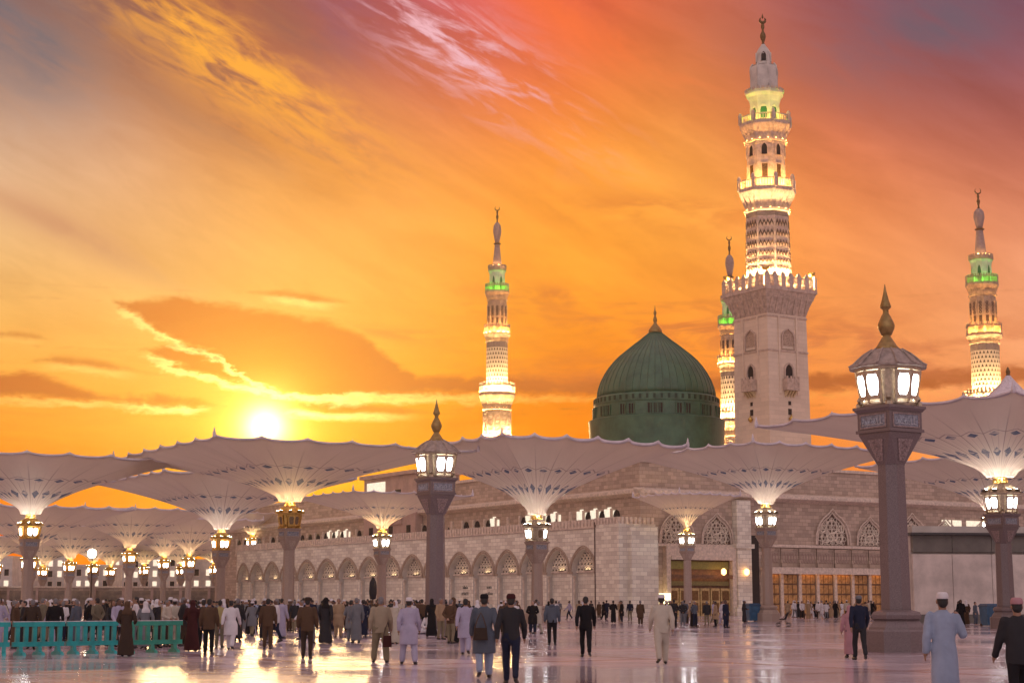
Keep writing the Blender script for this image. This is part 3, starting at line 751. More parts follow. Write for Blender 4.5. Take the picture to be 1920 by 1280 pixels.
def balcony(root, rin, rout, zb, zf, zt, n=8, posts=True, rot=PI/8, stone=TRIM, merl=True, post_h=.0, mer_n=3):
    """corbel zb..zf, parapet zf..zt"""
    d = zf - zb
    cor = MB().lathe([(rin, zb), (rin * 1.04, zb + d * .1), (rin + (rout - rin) * .25, zb + d * .28), (rin + (rout - rin) * .32, zb + d * .45), (rin + (rout - rin) * .72, zb + d * .68), (rin + (rout - rin) * .95, zb + d * .86), (rout, zb + d * .9), (rout, zf)], n, rot)
    c = part('corbel', cor, stone, root)
    part('light_ledge', MB().lathe([(rin * .98, zb - d * .10), (rin * 1.12, zb - d * .04), (rin * 1.13, zb + d * .06), (rin * 1.1, zb + d * .06)], n, rot), stone, c)
    ring_lights(c, rin * 1.075, zb + d * .062, FLOODC, n * 2, rin * .016)
    nb = n * 3
    br = MB()
    for i in range(nb):
        a = rot + 2 * PI * (i + .5) / nb; k = Rz(a)
        ca = math.cos(PI / n) / math.cos(((a - rot) % (2 * PI / n)) - PI / n)
        br.prism([(rin * ca - .05, zb + d * .12), (rin * ca + .1, zb + d * .12), ((rin + (rout - rin) * .62) * ca, zb + d * .58), ((rout - .05) * ca, zb + d * .85), (rin * ca, zb + d * .85)], -rout * .035, rout * .035, k)
    part('bracket', br, stone, c)['kind'] = 'stuff'
    H = zt - zf
    pa = MB()
    rail = MB()
    for i in range(n):
        a0, a1 = rot + 2 * PI * i / n, rot + 2 * PI * (i + 1) / n
        p0, p1 = Vector((rout * .97 * math.cos(a0), rout * .97 * math.sin(a0), 0)), Vector((rout * .97 * math.cos(a1), rout * .97 * math.sin(a1), 0))
        th = max(.12, rout * .045)
        rail.bar(p0 + Vector((0, 0, zf + H * .06)), p1 + Vector((0, 0, zf + H * .06)), H * .16, th, up=(p0 + p1))
        rail.bar(p0 + Vector((0, 0, zf + H * .72)), p1 + Vector((0, 0, zf + H * .72)), H * .12, th, up=(p0 + p1))
        for j in range(1, 8):
            q = p0.lerp(p1, j / 8)
            rail.bar(q + Vector((0, 0, zf + H * .12)), q + Vector((0, 0, zf + H * .7)), th * .8, th * .6)
        if not posts:
            for j in range(mer_n):
                q = p0.lerp(p1, (j + .5) / mer_n); w = (p1 - p0).length / mer_n * .62
                rail.bar(q + Vector((0, 0, zf + H * .7)), q + Vector((0, 0, zt)), w, th, up=(p1 - p0).cross(Vector((0, 0, 1))))
    part('parapet', rail, stone, root)
    if posts:
        pm = MB().box(-rout * .055, -rout * .055, zf, rout * .055, rout * .055, zf + H * .9).frustum(-rout * .065, -rout * .065, rout * .065, rout * .065, zf + H * .9, .4, zt + H * .15)
        me = pm.mesh('parapet_post', stone)
        for i in range(n):
            a = rot + 2 * PI * i / n
            link('parapet_post', me, root, (rout * .97 * math.cos(a), rout * .97 * math.sin(a), 0), a)
def niche_window(w, h, depth=.16, pointed=True, frame=.16):
    pts = [(-w/2, 0), (w/2, 0), (w/2, h * .6)] + ([(w * .38, h * .8), (0, h), (-w * .38, h * .8)] if pointed else [(w/2, h), (-w/2, h)]) + [(-w/2, h * .6)]
    if not pointed: pts = [(-w/2, 0), (w/2, 0), (w/2, h), (-w/2, h)]
    big = [((x) * (1 + 2 * frame / w), z if z == 0 else z + frame) for x, z in pts]
    fr = MB(); n = len(pts)
    fr.add([(x, -depth, z) for x, z in big] + [(x, -depth, z) for x, z in pts] + [(x, .1, z) for x, z in big] + [(x, .1, z) for x, z in pts],
           [(i, (i+1) % n, n + (i+1) % n, n + i) for i in range(n)] + [(2*n+i, 2*n+(i+1) % n, (i+1) % n, i) for i in range(n)] + [(n+i, n+(i+1) % n, 3*n+(i+1) % n, 3*n+i) for i in range(n)])
    pn = MB().prism(pts, -.03, .08)
    return fr, pn
def tall_minaret():
    D = 230
    cx = P(1446, 700, D).x
    t = thing('minaret', 'tallest minaret, square pale base and floodlit zigzag shaft, right of the dome', 'minaret', (cx, D, 0), PSI, 'minarets of the mosque')
    Z = lambda y: Zat(y, D)
    r = lambda hw, y: Rat(hw, y, D)
    hw0, hw1 = r(68.5, 815) / 1.372, r(65, 600) / 1.372      # half side of the square seen nearly corner on (sin+cos of 36.. deg)
    hs = lambda y: hw0 + (hw1 - hw0) * (815 - y) / 215
    m = MB(); a, b = hs(1128), hs(597)
    m.frustum(-a, -a, a, a, 0, b / a, Z(597)); part('square_base', m, MSTONE, t)
    for y in (600, 663): 
        q = hs(y) + .10; part('string_course', MB().box(-q, -q, Z(y + 3), q, q, Z(y)), MTRIM, t)
    # blind pointed panels, balcony windows on the four faces
    lat = MB(); W_, H_ = 1.75, Z(628) - Z(660)
    fr, pn = niche_window(2.1, H_ + .4, .22); fr2, pn2 = niche_window(1.3, Z(688) - Z(716), .2, True, .22)
    frm, pnm, frm2, pnm2 = fr.mesh('blind_panel', MTRIM), pn.mesh('screen', FRET2), fr2.mesh('arched_window', MTRIM), pn2.mesh('pane', VOID)
    oriel = MB().box(-1.15, -1.0, Z(738), 1.15, 0, Z(733)).box(-1.1, -.95, Z(733), 1.1, -.85, Z(716)).box(-1.1, -.95, Z(733), -1.0, 0, Z(716)).box(1.0, -.95, Z(733), 1.1, 0, Z(716))
    for i in range(4): oriel.box(-1.12 + i * .68, -1.0, Z(733), -.92 + i * .68, -.8, Z(712))
    orm = oriel.mesh('oriel_balcony', MTRIM)
    brk = MB()
    for i in range(4): brk.prism([(-.0, Z(751)), (0, Z(738.5)), (-.85, Z(738.5))], -.10, .10, Matrix.Translation((-.75 + i * .5, 0, 0)) @ Rz(PI/2))
    brm = brk.mesh('oriel_bracket', GOLDST)
    slit = MB().box(-.22, -.06, Z(764), .22, .05, Z(757)).mesh('slit_window', VOID); slit2 = MB().box(-.3, -.06, Z(782), .3, .05, Z(771)).mesh('slit_window', VOID)
    lmp = MB().lathe([(.03, -.5), (.30, -.25), (.34, .0), (.12, .2), (.05, .5)], 10).mesh('wall_lantern', GOLD, True)
    strip = MB().box(-1.75, -.14, Z(745), -1.45, .05, Z(600)).box(1.45, -.14, Z(745), 1.75, .05, Z(600)).mesh('pilaster_strip', MSTONE)
    for k in range(4):
        ang = k * PI / 2
        def put(n, me, y, off, par=t, dz=None):
            q = Vector((0, -off, 0)); q.rotate(Matrix.Rotation(ang, 3, 'Z'))
            return link(n, me, par, (q.x, q.y, 0 if dz is None else dz), ang)
        w = put('blind_panel', frm, 0, hs(640) - .02, dz=Z(661)); link('screen', pnm, w)
        w = put('arched_window', frm2, 0, hs(700) - .02, dz=Z(716)); link('pane', pnm2, w)
        o = put('oriel_balcony', orm, 0, hs(730) - .05); link('oriel_bracket', brm, o)
        put('slit_window', slit, 0, hs(770)); put('slit_window', slit2, 0, hs(770)); put('wall_lantern', lmp, 0, hs(788) + .3, dz=Z(788))
        put('pilaster_strip', strip, 0, hs(690))
    # square corbelled balcony
    q0, q1 = hs(597), r(84, 555) / 1.372
    m = MB()
    zz0, zz1 = Z(597), Z(556)
    prev = None
    for u0, u1, k0, k1 in ((0, .3, .0, .22), (.3, .36, .28, .28), (.36, .7, .28, .66), (.7, .76, .74, .74), (.76, 1, .74, 1.0)):
        a, b = q0 + (q1 - q0) * k0, q0 + (q1 - q0) * k1
        m.frustum(-a, -a, a, a, zz0 + (zz1 - zz0) * u0, b / a, zz0 + (zz1 - zz0) * u1 - .004)
    c = part('square_corbel', m, MTRIM, t)
    br = MB()
    for k in range(4):
        for i in range(7):
            x = -q0 + .35 + i * (2 * q0 - .7) / 6
            M = Rz(k * PI / 2) @ Matrix.Translation((x * 1.0, 0, 0)) @ Rz(-PI/2)
            br.prism([(q0 - .1, zz0 + .1), (q0 + .15, zz0 + .1), (q0 + (q1 - q0) * .5, zz0 + 1.3), (q1 - .1, zz1 - .5), (q1 - .1, zz1 - .2), (q0, zz1 - .2)], -.13, .13, M)
    part('bracket', br, MTRIM, c)['kind'] = 'stuff'
    z0, z1 = Z(556), Z(527)
    part('balcony_floor', MB().box(-q1 - .12, -q1 - .12, z0, q1 + .12, q1 + .12, z0 + .55), MTRIM, t)
    pm = MB().box(-.36, -.16, z0 + .55, .36, .16, z1).frustum(-.36, -.16, .36, .16, z1, .3, z1 + .45).mesh('parapet_post', MTRIM)
    lat = MB()
    for i in range(9): lat.box(-.54 + i * .125, -.05, z0 + .55, -.46 + i * .125, .05, z1 - .3)
    lat.box(-.55, -.07, z1 - .3, .55, .07, z1 - .1).box(-.55, -.06, z0 + 1.1, .55, .06, z0 + 1.22); latm = lat.mesh('parapet_screen', MTRIM)
    for k in range(4):
        for i in range(7):
            x = -q1 + .3 + i * (2 * q1 - .6) / 6
            v = Vector((x, -q1 + .05, 0)); v.rotate(Matrix.Rotation(k * PI/2, 3, 'Z'))
            if i < 6: 
                link('parapet_post', pm, t, v, k * PI / 2)
                v2 = Vector((x + (2 * q1 - .6) / 12, -q1 + .05, 0)); v2.rotate(Matrix.Rotation(k * PI/2, 3, 'Z')); link('parapet_screen', latm, t, v2, k * PI / 2)
    spot = MB().lathe([(.1, 0), (.42, .2), (.55, .6), (.5, .62)], 12).mesh('spotlight_housing', GOLD, True)
    for sx, sy in ((-1, -1), (1, -1), (1, 1), (-1, 1)): link('spotlight_housing', spot, t, (sx * (q1 - .4), sy * (q1 - .4), z1 + .3))
    rs = r(44.5, 520)
    m = MB().lathe([(rs, z0 + .4), (r(41.5, 412), Z(412))], 8, PI/8); part('zigzag_shaft', m, MTRIM, t)
    # zigzag inlay
    rows = [(424, 15), (443, 15), (462, 14), (480, 12), (495, 10), (508, 7)]
    for y, hh in rows:
        rr = rs + (r(41.5, 412) - rs) * (520 - y) / 108.; fw = rr * math.sin(PI / 8) * .86; ap = rr * math.cos(PI / 8)
        zc, hz = Z(y), r(hh, y) / 2
        pts = []; n = 8
        top = [(-fw + 2 * fw * i / n, zc + hz * (.85 if i % 2 else -.25)) for i in range(n + 1)]
        bot = [(-fw + 2 * fw * i / n, zc + hz * (.10 if i % 2 else -1.05)) for i in range(n + 1)]
        mb = MB()
        for i in range(n):
            mb.prism([bot[i], bot[i + 1], top[i + 1], top[i]], -ap - .07, -ap + .1)
        me = mb.mesh('zigzag_inlay', BROWNINLAY)
        for k in range(8): link('zigzag_inlay', me, t, rz=k * PI / 4)
    part('shaft_band', MB().lathe([(r(42, 412), Z(412)), (r(42, 402), Z(402)), (r(43, 401), Z(401)), (r(43, 397), Z(397))], 8, PI/8), BANDST, t)
    balcony(t, r(40, 400), r(55, 365), Z(400), Z(362), Z(338), stone=MTRIM)
    part('balcony_floor', MB().lathe([(r(54, 363), Z(363)), (r(54, 363), Z(361))], 8, PI/8), MTRIM, t)
    part('upper_shaft', MB().lathe([(r(37.5, 362), Z(362)), (r(37, 276), Z(276))], 8, PI/8), MTRIM, t)
    ap = r(37.3, 300) * math.cos(PI/8)
    f1, p1 = niche_window(.8, 1.7, .14, True, .22); f2, p2 = niche_window(.8, Z(315) - Z(341), .1, False, .14)
    f1, p1, f2, p2 = f1.mesh('arched_window', MTRIM), p1.mesh('pane', VOID), f2.mesh('tall_window', MTRIM), p2.mesh('pane', BRONZE)
    for k in range(8):
        v = Vector((0, -ap, 0)); v.rotate(Matrix.Rotation(k * PI/4, 3, 'Z'))
        w = link('arched_window', f1, t, (v.x, v.y, Z(298)), k * PI/4); link('pane', p1, w)
        w = link('tall_window', f2, t, (v.x, v.y, Z(341)), k * PI/4); link('pane', p2, w)
    part('shaft_ring', MB().lathe([(r(37, 278), Z(278)), (r(39, 275), Z(275)), (r(39, 270), Z(270))], 8, PI/8), MTRIM, t)
    balcony(t, r(37, 270), r(50, 240), Z(270), Z(238), Z(219), stone=MTRIM)
    m = MB().lathe([(r(27, 240), Z(240)), (r(27.5, 215), Z(215)), (r(29, 195), Z(195)), (r(32, 186), Z(186)), (r(36.5, 180), Z(180)), (r(37, 175), Z(175)), (r(33, 174), Z(174))], 8, PI/8)
    part('lantern_storey', m, PLASTER, t)
    f3, p3 = niche_window(.95, Z(200) - Z(226), .12, True, .18); f3, p3 = f3.mesh('arched_window', PLASTER), p3.mesh('pane', DKGREEN)
    ap = r(27.7, 210) * math.cos(PI/8)
    for k in range(8):
        v = Vector((0, -ap, 0)); v.rotate(Matrix.Rotation(k * PI/4, 3, 'Z')); w = link('arched_window', f3, t, (v.x, v.y, Z(228)), k * PI/4); link('pane', p3, w)
    mer = MB()
    for i in range(24): 
        k = Rz(i * PI / 12); R_ = r(36, 175); mer.box(R_ - .15, -.2, Z(176), R_ + .05, .2, Z(171), k)
    part('crenellation', mer, MTRIM, t)['kind'] = 'stuff'
    prof = [(27, 176), (27, 140), (26.5, 131), (24, 126)]
    m = MB(); n = 16; 
    part('fluted_drum', MB().lathe([(r(h, y), Z(y)) for h, y in prof], 8, PI/8), PLASTER, t)
    fl = MB().tube([(r(26, 176), 0, Z(176)), (r(26, 136), 0, Z(136)), (r(25, 128), 0, Z(128)), (r(21, 122), 0, Z(122))], [.16, .16, .15, .1], 8).mesh('flute', PLASTER, True)
    for k in range(8): link('flute', fl, t, rz=(k + .5) * PI/4)
    part('cap', MB().lathe([(r(h, y), Z(y)) for h, y in ((24, 126), (15, 122), (13.5, 118), (13, 106), (14, 104), (13, 99), (9, 92), (5, 87), (3.5, 84), (2, 83))], 16), PLASTER, t, True)
    f4, p4 = niche_window(.7, 1.4, .1, True, .12); f4, p4 = f4.mesh('arched_window', PLASTER), p4.mesh('pane', VOID)
    ap = r(13.2, 112)
    for k in range(4):
        v = Vector((0, -ap, 0)); v.rotate(Matrix.Rotation(k * PI/2 - PI/4 + .1, 3, 'Z')); w = link('arched_window', f4, t, (v.x, v.y, Z(118)), k * PI/2 - PI/4 + .1); link('pane', p4, w)
    part('finial', MB().lathe([(r(h, y), Z(y)) for h, y in ((3.4, 84), (2, 81), (3, 78), (5.6, 70), (5, 65), (2.4, 60), (1.8, 57), (3.4, 52), (3.2, 48), (1.5, 44), (1, 42))], 12), BRONZE, t, True)
    o = part('crescent', crescent(r(5.2, 40), .24, Z(43)), BRONZE, t, True); o.rotation_euler.z = -PSI
    part('crescent_spike', MB().lathe([(.02, Z(36)), (.16, Z(33)), (.02, Z(26))], 6), BRONZE, t)
    ring_lights(t, r(55, 520), z0 + .6, FLOODB, 24, .34); ring_lights(t, r(47, 360), Z(361) + .02, FLOODW, 16); ring_lights(t, r(42, 238), Z(237) + .02, FLOODG, 8, .10); ring_lights(t, r(38, 238), Z(237) + .02, FLOODW, 8, .12)
    # small lights washing the corbels from below
    return t
FRET2 = plain('pierced_screen', (.42, .30, .22), .7, var=.5, scale=9, bump=1.0, bscale=12)
GOLDST = plain('gilded_stone', (.60, .47, .28), .6, var=.25, scale=6, bump=.3)
DKGREEN = plain('green_window', (.02, .10, .03), .3)
tall_minaret()

def slim_minaret(px_mid, D, rows, label, k=1.0):
    """rows: photo rows of the levels; k: half widths in pixels relative to the left minaret"""
    cx = P(px_mid, rows['mid'], D).x
    t = thing('minaret', label, 'minaret', (cx, D, 0), PSI, 'minarets of the mosque')
    Z = lambda y: Zat(y, D)
    y = rows; rr = lambda hw, yy: Rat(hw * k, yy, D)
    def L(name, prof, mat, n=16, smooth=False): return part(name, MB().lathe([(rr(h, q), Z(q)) for h, q in prof], n, PI / n), mat, t, smooth)
    L('lower_shaft', [(27, 1128), (26, y['b3b'])], STRIM, 12)
    for i in range(12):
        pass
    pmod = MB(); zt, zb = Z(y['b3b'] + 4), Z(y['b3b'] + 62); n = 12; ap = rr(26, y['b3b'] + 30) * math.cos(PI / 12)
    for j in range(7):
        h = (zt - zb) / 7; z0 = zb + j * h
        pmod.box(-rr(3.2, 780), -ap - .05, z0 + h * .12, rr(3.2, 780), -ap + .1, z0 + h * .82)
        pmod.tube([(rr(1.8, 780) * math.cos(a), -ap - .1, z0 + h * .47 + h * .25 * math.sin(a)) for a in [q * PI / 3 for q in range(6)]], .09, 4, True)
    me = pmod.mesh('pierced_panel', FRET2)
    rib = MB().box(-rr(1.3, 780), -ap * 1.03 - .2, zb, rr(1.3, 780), -ap + .1, zt).mesh('shaft_rib', STRIM)
    for i in range(12):
        link('pierced_panel', me, t, rz=i * PI / 6); link('shaft_rib', rib, t, rz=(i + .5) * PI / 6)
    balcony(t, rr(25.5, y['b3b']), rr(35, y['b3f']), Z(y['b3b']), Z(y['b3f']), Z(y['b3t']), 12, False, PI/12, stone=STRIM)
    L('fretwork_shaft', [(21, y['b3f']), (20, y['latt'])], FRET, 24)
    L('shaft_band', [(20.5, y['latt']), (20.5, y['b2b'] + 1), (21.5, y['b2b'] + .5), (21.5, y['b2b'])], BANDST, 12)
    balcony(t, rr(19.5, y['b2b']), rr(25.5, y['b2f']), Z(y['b2b']), Z(y['b2f']), Z(y['b2t']), 12, False, PI/12, stone=STRIM)
    L('slotted_shaft', [(18.5, y['b2f']), (18.3, y['b1b'])], STRIM, 12)
    hh = Z(y['b1b'] + 10) - Z(y['b2f']); ap = rr(18.4, y['b2t']) * math.cos(PI / 12); z0 = Z(y['b2f'])
    sm = MB().box(-rr(2.1, 600), -ap - .04, z0 + hh * .1, rr(2.1, 600), -ap + .1, z0 + hh * .55); 
    for j in range(4): sm.tube([(rr(1.7, 600) * math.cos(a), -ap - .06, z0 + hh * (.64 + .09 * j) + hh * .035 * math.sin(a)) for a in [q * PI / 3 for q in range(6)]], .10, 4, True)
    sl = sm.mesh('slot_window', BROWNINLAY)
    pil = MB().box(-rr(1.0, 600), -ap * 1.05 - .1, z0, rr(1.0, 600), -ap + .1, z0 + hh).mesh('shaft_rib', STRIM)
    for i in range(12): link('slot_window', sl, t, rz=i * PI / 6); link('shaft_rib', pil, t, rz=(i + .5) * PI / 6)
    balcony(t, rr(18, y['b1b']), rr(23.5, y['b1f']), Z(y['b1b']), Z(y['b1f']), Z(y['b1t']), 12, False, PI/12, stone=STRIM)
    L('green_storey', [(14, y['b1f']), (14, y['grt'] + 12), (15, y['grt'] + 4), (16.5, y['grt'])], PLASTER, 12)
    ap = rr(14, y['b1t']) * math.cos(PI / 12); f3, p3 = niche_window(rr(5, 530), (Z(y['grt'] + 8) - Z(y['b1f'])), .1, True, .15); f3, p3 = f3.mesh('arched_window', PLASTER), p3.mesh('pane', DKGREEN)
    for i in range(6):
        v = Vector((0, -ap, 0)); v.rotate(Matrix.Rotation(i * PI/3, 3, 'Z')); w = link('arched_window', f3, t, (v.x, v.y, Z(y['b1f'])), i * PI/3); link('pane', p3, w)
    L('upper_cornice', [(16.5, y['grt']), (17.5, y['grt'] - 1), (17.5, y['crn'] + 3)], STRIM, 12)
    mer = MB(); R_ = rr(16.6, y['crn'])
    for i in range(18): mer.box(R_ - .2, -.28, Z(y['crn'] + 4), R_ + .1, .28, Z(y['crn'] - 1), Rz(i * PI / 9))
    part('crenellation', mer, STRIM, t)['kind'] = 'stuff'
    c0, c1, b0, b1 = y['crn'], y['ring'], y['ring'], y['bul']
    L('spire_cone', [(9.3, c0 + 6), (8.5, c0 - 2), (6.8, c0 + (c1 - c0) * .45), (5, c1 + 4), (4.6, c1)], TRIM2, 20, True)
    L('spire_ring', [(4.6, c1 + 1), (6.8, c1), (6.8, c1 - 1.5), (3.8, c1 - 2)], BRONZE, 20)
    d = b1 - b0
    L('spire_bulb', [(3.8, b0 - 1), (5.5, b0 + d * .25), (7.4, b0 + d * .5), (7.8, b0 + d * .62), (6.8, b0 + d * .84), (3.6, b0 + d * .97), (1.8, b1)], TRIM2, 20, True)
    f0, f1 = b1, y['top']; d = f1 - f0
    L('finial', [(1.8, f0 + .5), (1.2, f0 + d * .12), (2.4, f0 + d * .24), (2.7, f0 + d * .3), (1.2, f0 + d * .4), (2.0, f0 + d * .5), (1.0, f0 + d * .58), (.8, f0 + d * .62)], BRONZE, 10, True)
    o = part('crescent', crescent(rr(4.2, f1), rr(1.15, f1), Z(f0 + d * .6)), BRONZE, t, True); o.rotation_euler.z = -PSI
    ring_lights(t, rr(30.5, y['b3f']), Z(y['b3f']) + .3, FLOODB, 24, .3); ring_lights(t, rr(22.8, y['b2f']), Z(y['b2f']) + .3, FLOODW, 16, .28)
    ring_lights(t, rr(16.6, y['b1f']), Z(y['b1f']) + .2, FLOODG, 12, .14); ring_lights(t, rr(12, y['crn']), Z(y['crn']) + .1, FLOODC, 8, .18)
    ring_lights(t, rr(28.5, y['b3b']), Z(y['b3b'] + 66), FLOODB, 24, .9)
    return t
TRIM2 = plain('mauve_spire_stone', (.34, .24, .21), .6, var=.15, scale=2)
slim_minaret(932, 400, dict(top=380, bul=417, ring=458, crn=499, grt=509, b1t=533, b1f=548, b1b=563, b2t=609, b2f=627, b2b=641, latt=653, b3t=718, b3f=740, b3b=768, mid=640),
             'slim floodlit minaret alone left of the dome, dark crescent on top', 1.0)
slim_minaret(1846, 385, dict(top=345, bul=391, ring=431, crn=479, grt=489, b1t=517, b1f=534, b1b=555, b2t=607, b2f=629, b2b=645, latt=659, b3t=733, b3f=757, b3b=790, mid=640),
             'slim floodlit minaret at the right edge, green lit storey under its spire', 1.3)
slim_minaret(1371, 350, dict(top=432, bul=478, ring=520, crn=556, grt=566, b1t=592, b1f=612, b1b=628, b2t=666, b2f=684, b2b=697, latt=707, b3t=768, b3f=790, b3b=818, mid=640),
             'slim minaret almost hidden behind the left side of the tallest minaret', 1.06)
# ------------------------------------------------------------------ mosque: arcade wing on the left, facade on the right
def frame_at(p, ang):
    return Matrix.Translation(p) @ Matrix.Rotation(ang, 4, 'Z')
def line_hit(p0, d, px):      # parameter along p0 + d*t where it crosses column px on the horizon row
    k = (px - 960) / (F * 1.0) / math.cos(TH) * 1.0
    # X / Y on the horizon row for this pitch
    r = ray(px, HOR); k = r.x / r.y
    return (k * p0.y - p0.x) / (d.x - k * d.y)
O1 = Vector((Gx(1120, 190), 190, 0))                 # near end of the arcade plane
mos = thing('mosque', 'pale stone mosque with arched arcade wing, corner buttress and long right facade', 'mosque', O1, 0)
IM = Matrix.Translation(-O1)
def mlink(name, me, frame, par=mos, loc=(0, 0, 0), scale=None):
    o = link(name, me, par); o.matrix_local = (IM @ frame if par is mos else frame) @ Matrix.Translation(loc)
    if scale: o.scale = scale
    return o
def mpart(name, mb, mat, frame, par=mos, smooth=False): return mlink(name, mb.mesh(name, mat, smooth), frame, par)

ARF = frame_at(O1, PSI - PI/2)       # x to the right (towards us), y into the wall, z up
ZT, ZM = 10.0, 10.75
def arch_pts(hw, zs, n=16, point=.16):
    out = []
    for i in range(n + 1):
        a = PI - PI * i / n
        out.append((hw * 1.0 * math.cos(a), zs + hw * math.sin(a) ** .92 * (1 + point * math.sin(a) ** 6)))
    return out
WASH2 = emit('added_arch_wash', (1., .74, .44), 9.0)
W0 = 5.0; HW = 2.15; ZS = 5.1; DEP = .85
def bay_meshes():
    ap = arch_pts(HW, ZS); z1 = ZT
    front = MB()
    front.add([(-W0/2, 0, 0), (-HW, 0, 0), (-HW, 0, ZS), (-HW, 0, z1), (-W0/2, 0, z1)], [(0, 1, 2, 3, 4)])
    front.add([(HW, 0, 0), (W0/2, 0, 0), (W0/2, 0, z1), (HW, 0, z1), (HW, 0, ZS)], [(0, 1, 2, 3, 4)])
    for (xa, za), (xb, zb) in zip(ap, ap[1:]):
        front.add([(xa, 0, za), (xb, 0, zb), (xb, 0, z1), (xa, 0, z1)], [(0, 1, 2, 3)])
    path = [(-HW, 0)] + ap + [(HW, 0)]
    rev = MB()
    for (xa, za), (xb, zb) in zip(path, path[1:]):
        rev.add([(xa, 0, za), (xa, DEP, za), (xb, DEP, zb), (xb, 0, zb)], [(0, 1, 2, 3)])
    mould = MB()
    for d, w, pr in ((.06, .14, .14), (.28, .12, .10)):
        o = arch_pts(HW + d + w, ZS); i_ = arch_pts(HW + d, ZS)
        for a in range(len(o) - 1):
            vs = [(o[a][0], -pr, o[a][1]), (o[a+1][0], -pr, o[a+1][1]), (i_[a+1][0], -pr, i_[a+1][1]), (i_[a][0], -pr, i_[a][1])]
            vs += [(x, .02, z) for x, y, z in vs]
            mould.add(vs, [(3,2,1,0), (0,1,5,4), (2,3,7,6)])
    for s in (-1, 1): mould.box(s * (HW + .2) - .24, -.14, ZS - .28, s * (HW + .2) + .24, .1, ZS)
    back = MB().box(-HW, DEP - .02, 0, HW, DEP + .1, ZS)
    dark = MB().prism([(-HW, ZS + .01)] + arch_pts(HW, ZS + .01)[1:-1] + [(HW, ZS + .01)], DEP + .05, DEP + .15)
    col = MB().lathe([(.24, 0), (.24, .3), (.17, .4), (.155, 4.2), (.2, 4.3), (.26, 4.55), (.26, 4.62)], 10)
    sill = MB().box(-HW, DEP - .25, ZS - .12, HW, DEP, ZS + .1)
    # pierced stone screen: honeycomb of bars inside the arch
    sc = MB(); yb = DEP - .12
    def inside(x, z):
        if z < ZS or abs(x) > HW: return False
        return z < ZS + math.sqrt(max(0, HW * HW - x * x)) * (1 + .16 * max(0, 1 - (x / HW) ** 2) ** 3) - .02
    def barline(p, q):
        n = 44; run = None; prev = None
        for i in range(n + 1):
            u = i / n; x, z = p[0] + (q[0] - p[0]) * u, p[1] + (q[1] - p[1]) * u
            if inside(x, z):
                if run is None: run = (x, z)
                prev = (x, z)
            elif run is not None:
                if math.hypot(prev[0] - run[0], prev[1] - run[1]) > .15: sc.bar((run[0], yb, run[1]), (prev[0], yb, prev[1]), .13, .12, up=(0, 1, 0))
                run = None
    st = .60
    for i in range(-14, 15):
        c = i * st
        barline((c - 3 * .577, ZS), (c + 3 * .577 * .6, ZS + 3 * 1.6 * .6 * 1.0)); barline((c + 3 * .577, ZS), (c - 3 * .577 * .6, ZS + 3 * 1.6 * .6))
    for j in range(1, 6): barline((-HW, ZS + j * .56), (HW, ZS + j * .56))
    return front, rev, mould, back, dark, col, sill, sc
fr_, rv_, mo_, bk_, dk_, co_, si_, sc_ = bay_meshes()
SCREEN = plain('screen_stone', (.72, .62, .50), .7, var=.2)
mfr, mrv, mmo, mbk, mdk, mco, msi, msc = fr_.mesh('arcade_bay', STONE), rv_.mesh('reveal', PLASTER), mo_.mesh('arch_moulding', plain('moulding_shade_brown', (.40, .30, .225), .7, var=.2, scale=3)), bk_.mesh('infill_wall', STONE), dk_.mesh('dark_backing', VOID), co_.mesh('column', TRIM, True), si_.mesh('sill', TRIM), sc_.mesh('pierced_screen', SCREEN)  # arch moulding toned brown to stand for its shade lines
cents = [455, 479, 508, 540, 573, 612, 652, 691, 731, 772, 816, 862, 907, 951, 998, 1046, 1093]
ss = [line_hit(O1, B_, c) for c in cents]            # metres along the wall from its near end
edges = [ss[0] + (ss[0] - ss[1]) / 2] + [(a + b) / 2 for a, b in zip(ss, ss[1:])] + [0.0]
UPM2 = MB().box(-.5, -.1, 0, .5, .1, .08).mesh('added_arch_light', DARKMET); UPL2 = MB().add([(-.48, -.09, .085), (.48, -.09, .085), (.48, .09, .085), (-.48, .09, .085)], [(0, 1, 2, 3)]).mesh('uplight_lens', WASH2)  # fixtures added on the sills to brighten the arches
for k in range(len(ss)):
    e0, e1 = edges[k], edges[k + 1]
    c, w = (e0 + e1) / 2, e0 - e1
    sx = w / W0
    b = mlink('arcade_bay', mfr, ARF, loc=(-c, 0, 0), scale=(sx, 1, 1))
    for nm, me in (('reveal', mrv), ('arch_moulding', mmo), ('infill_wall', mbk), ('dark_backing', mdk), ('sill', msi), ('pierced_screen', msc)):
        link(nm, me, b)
    for s in (-1, 1):
        link('column', mco, b, (s * (HW + .02), .28, 0), 0, (1 / sx, 1, 1))
    u = link('added_arch_light', UPM2, b, (0, DEP - .32, ZS + .11)); link('uplight_lens', UPL2, u)
LEN = edges[0]
# drain pipe, coping and crenellation
mpart('coping', MB().box(-LEN - .1, -.18, ZT, 3.6, .5, ZT + .14), TRIM, ARF)
mer = MB(); x = -LEN
while x < 3.4:
    mer.box(x, -.12, ZT + .14, x + .42, .3, ZM + .25); x += .68
mpart('crenellation', mer, TRIM, ARF)['kind'] = 'stuff'
mpart('drain_pipe', MB().lathe([(.16, 0), (.16, ZT + .6)], 8, c=(.1, -.25)), BROWNINLAY, ARF, smooth=True)
mpart('end_wall', MB().box(-LEN - .3, 0, 0, -LEN, 6, ZT), STONE, ARF)
mpart('terrace', MB().box(-LEN - .3, .02, ZT - .5, .0, 6, ZT - .3), TRIM, ARF)
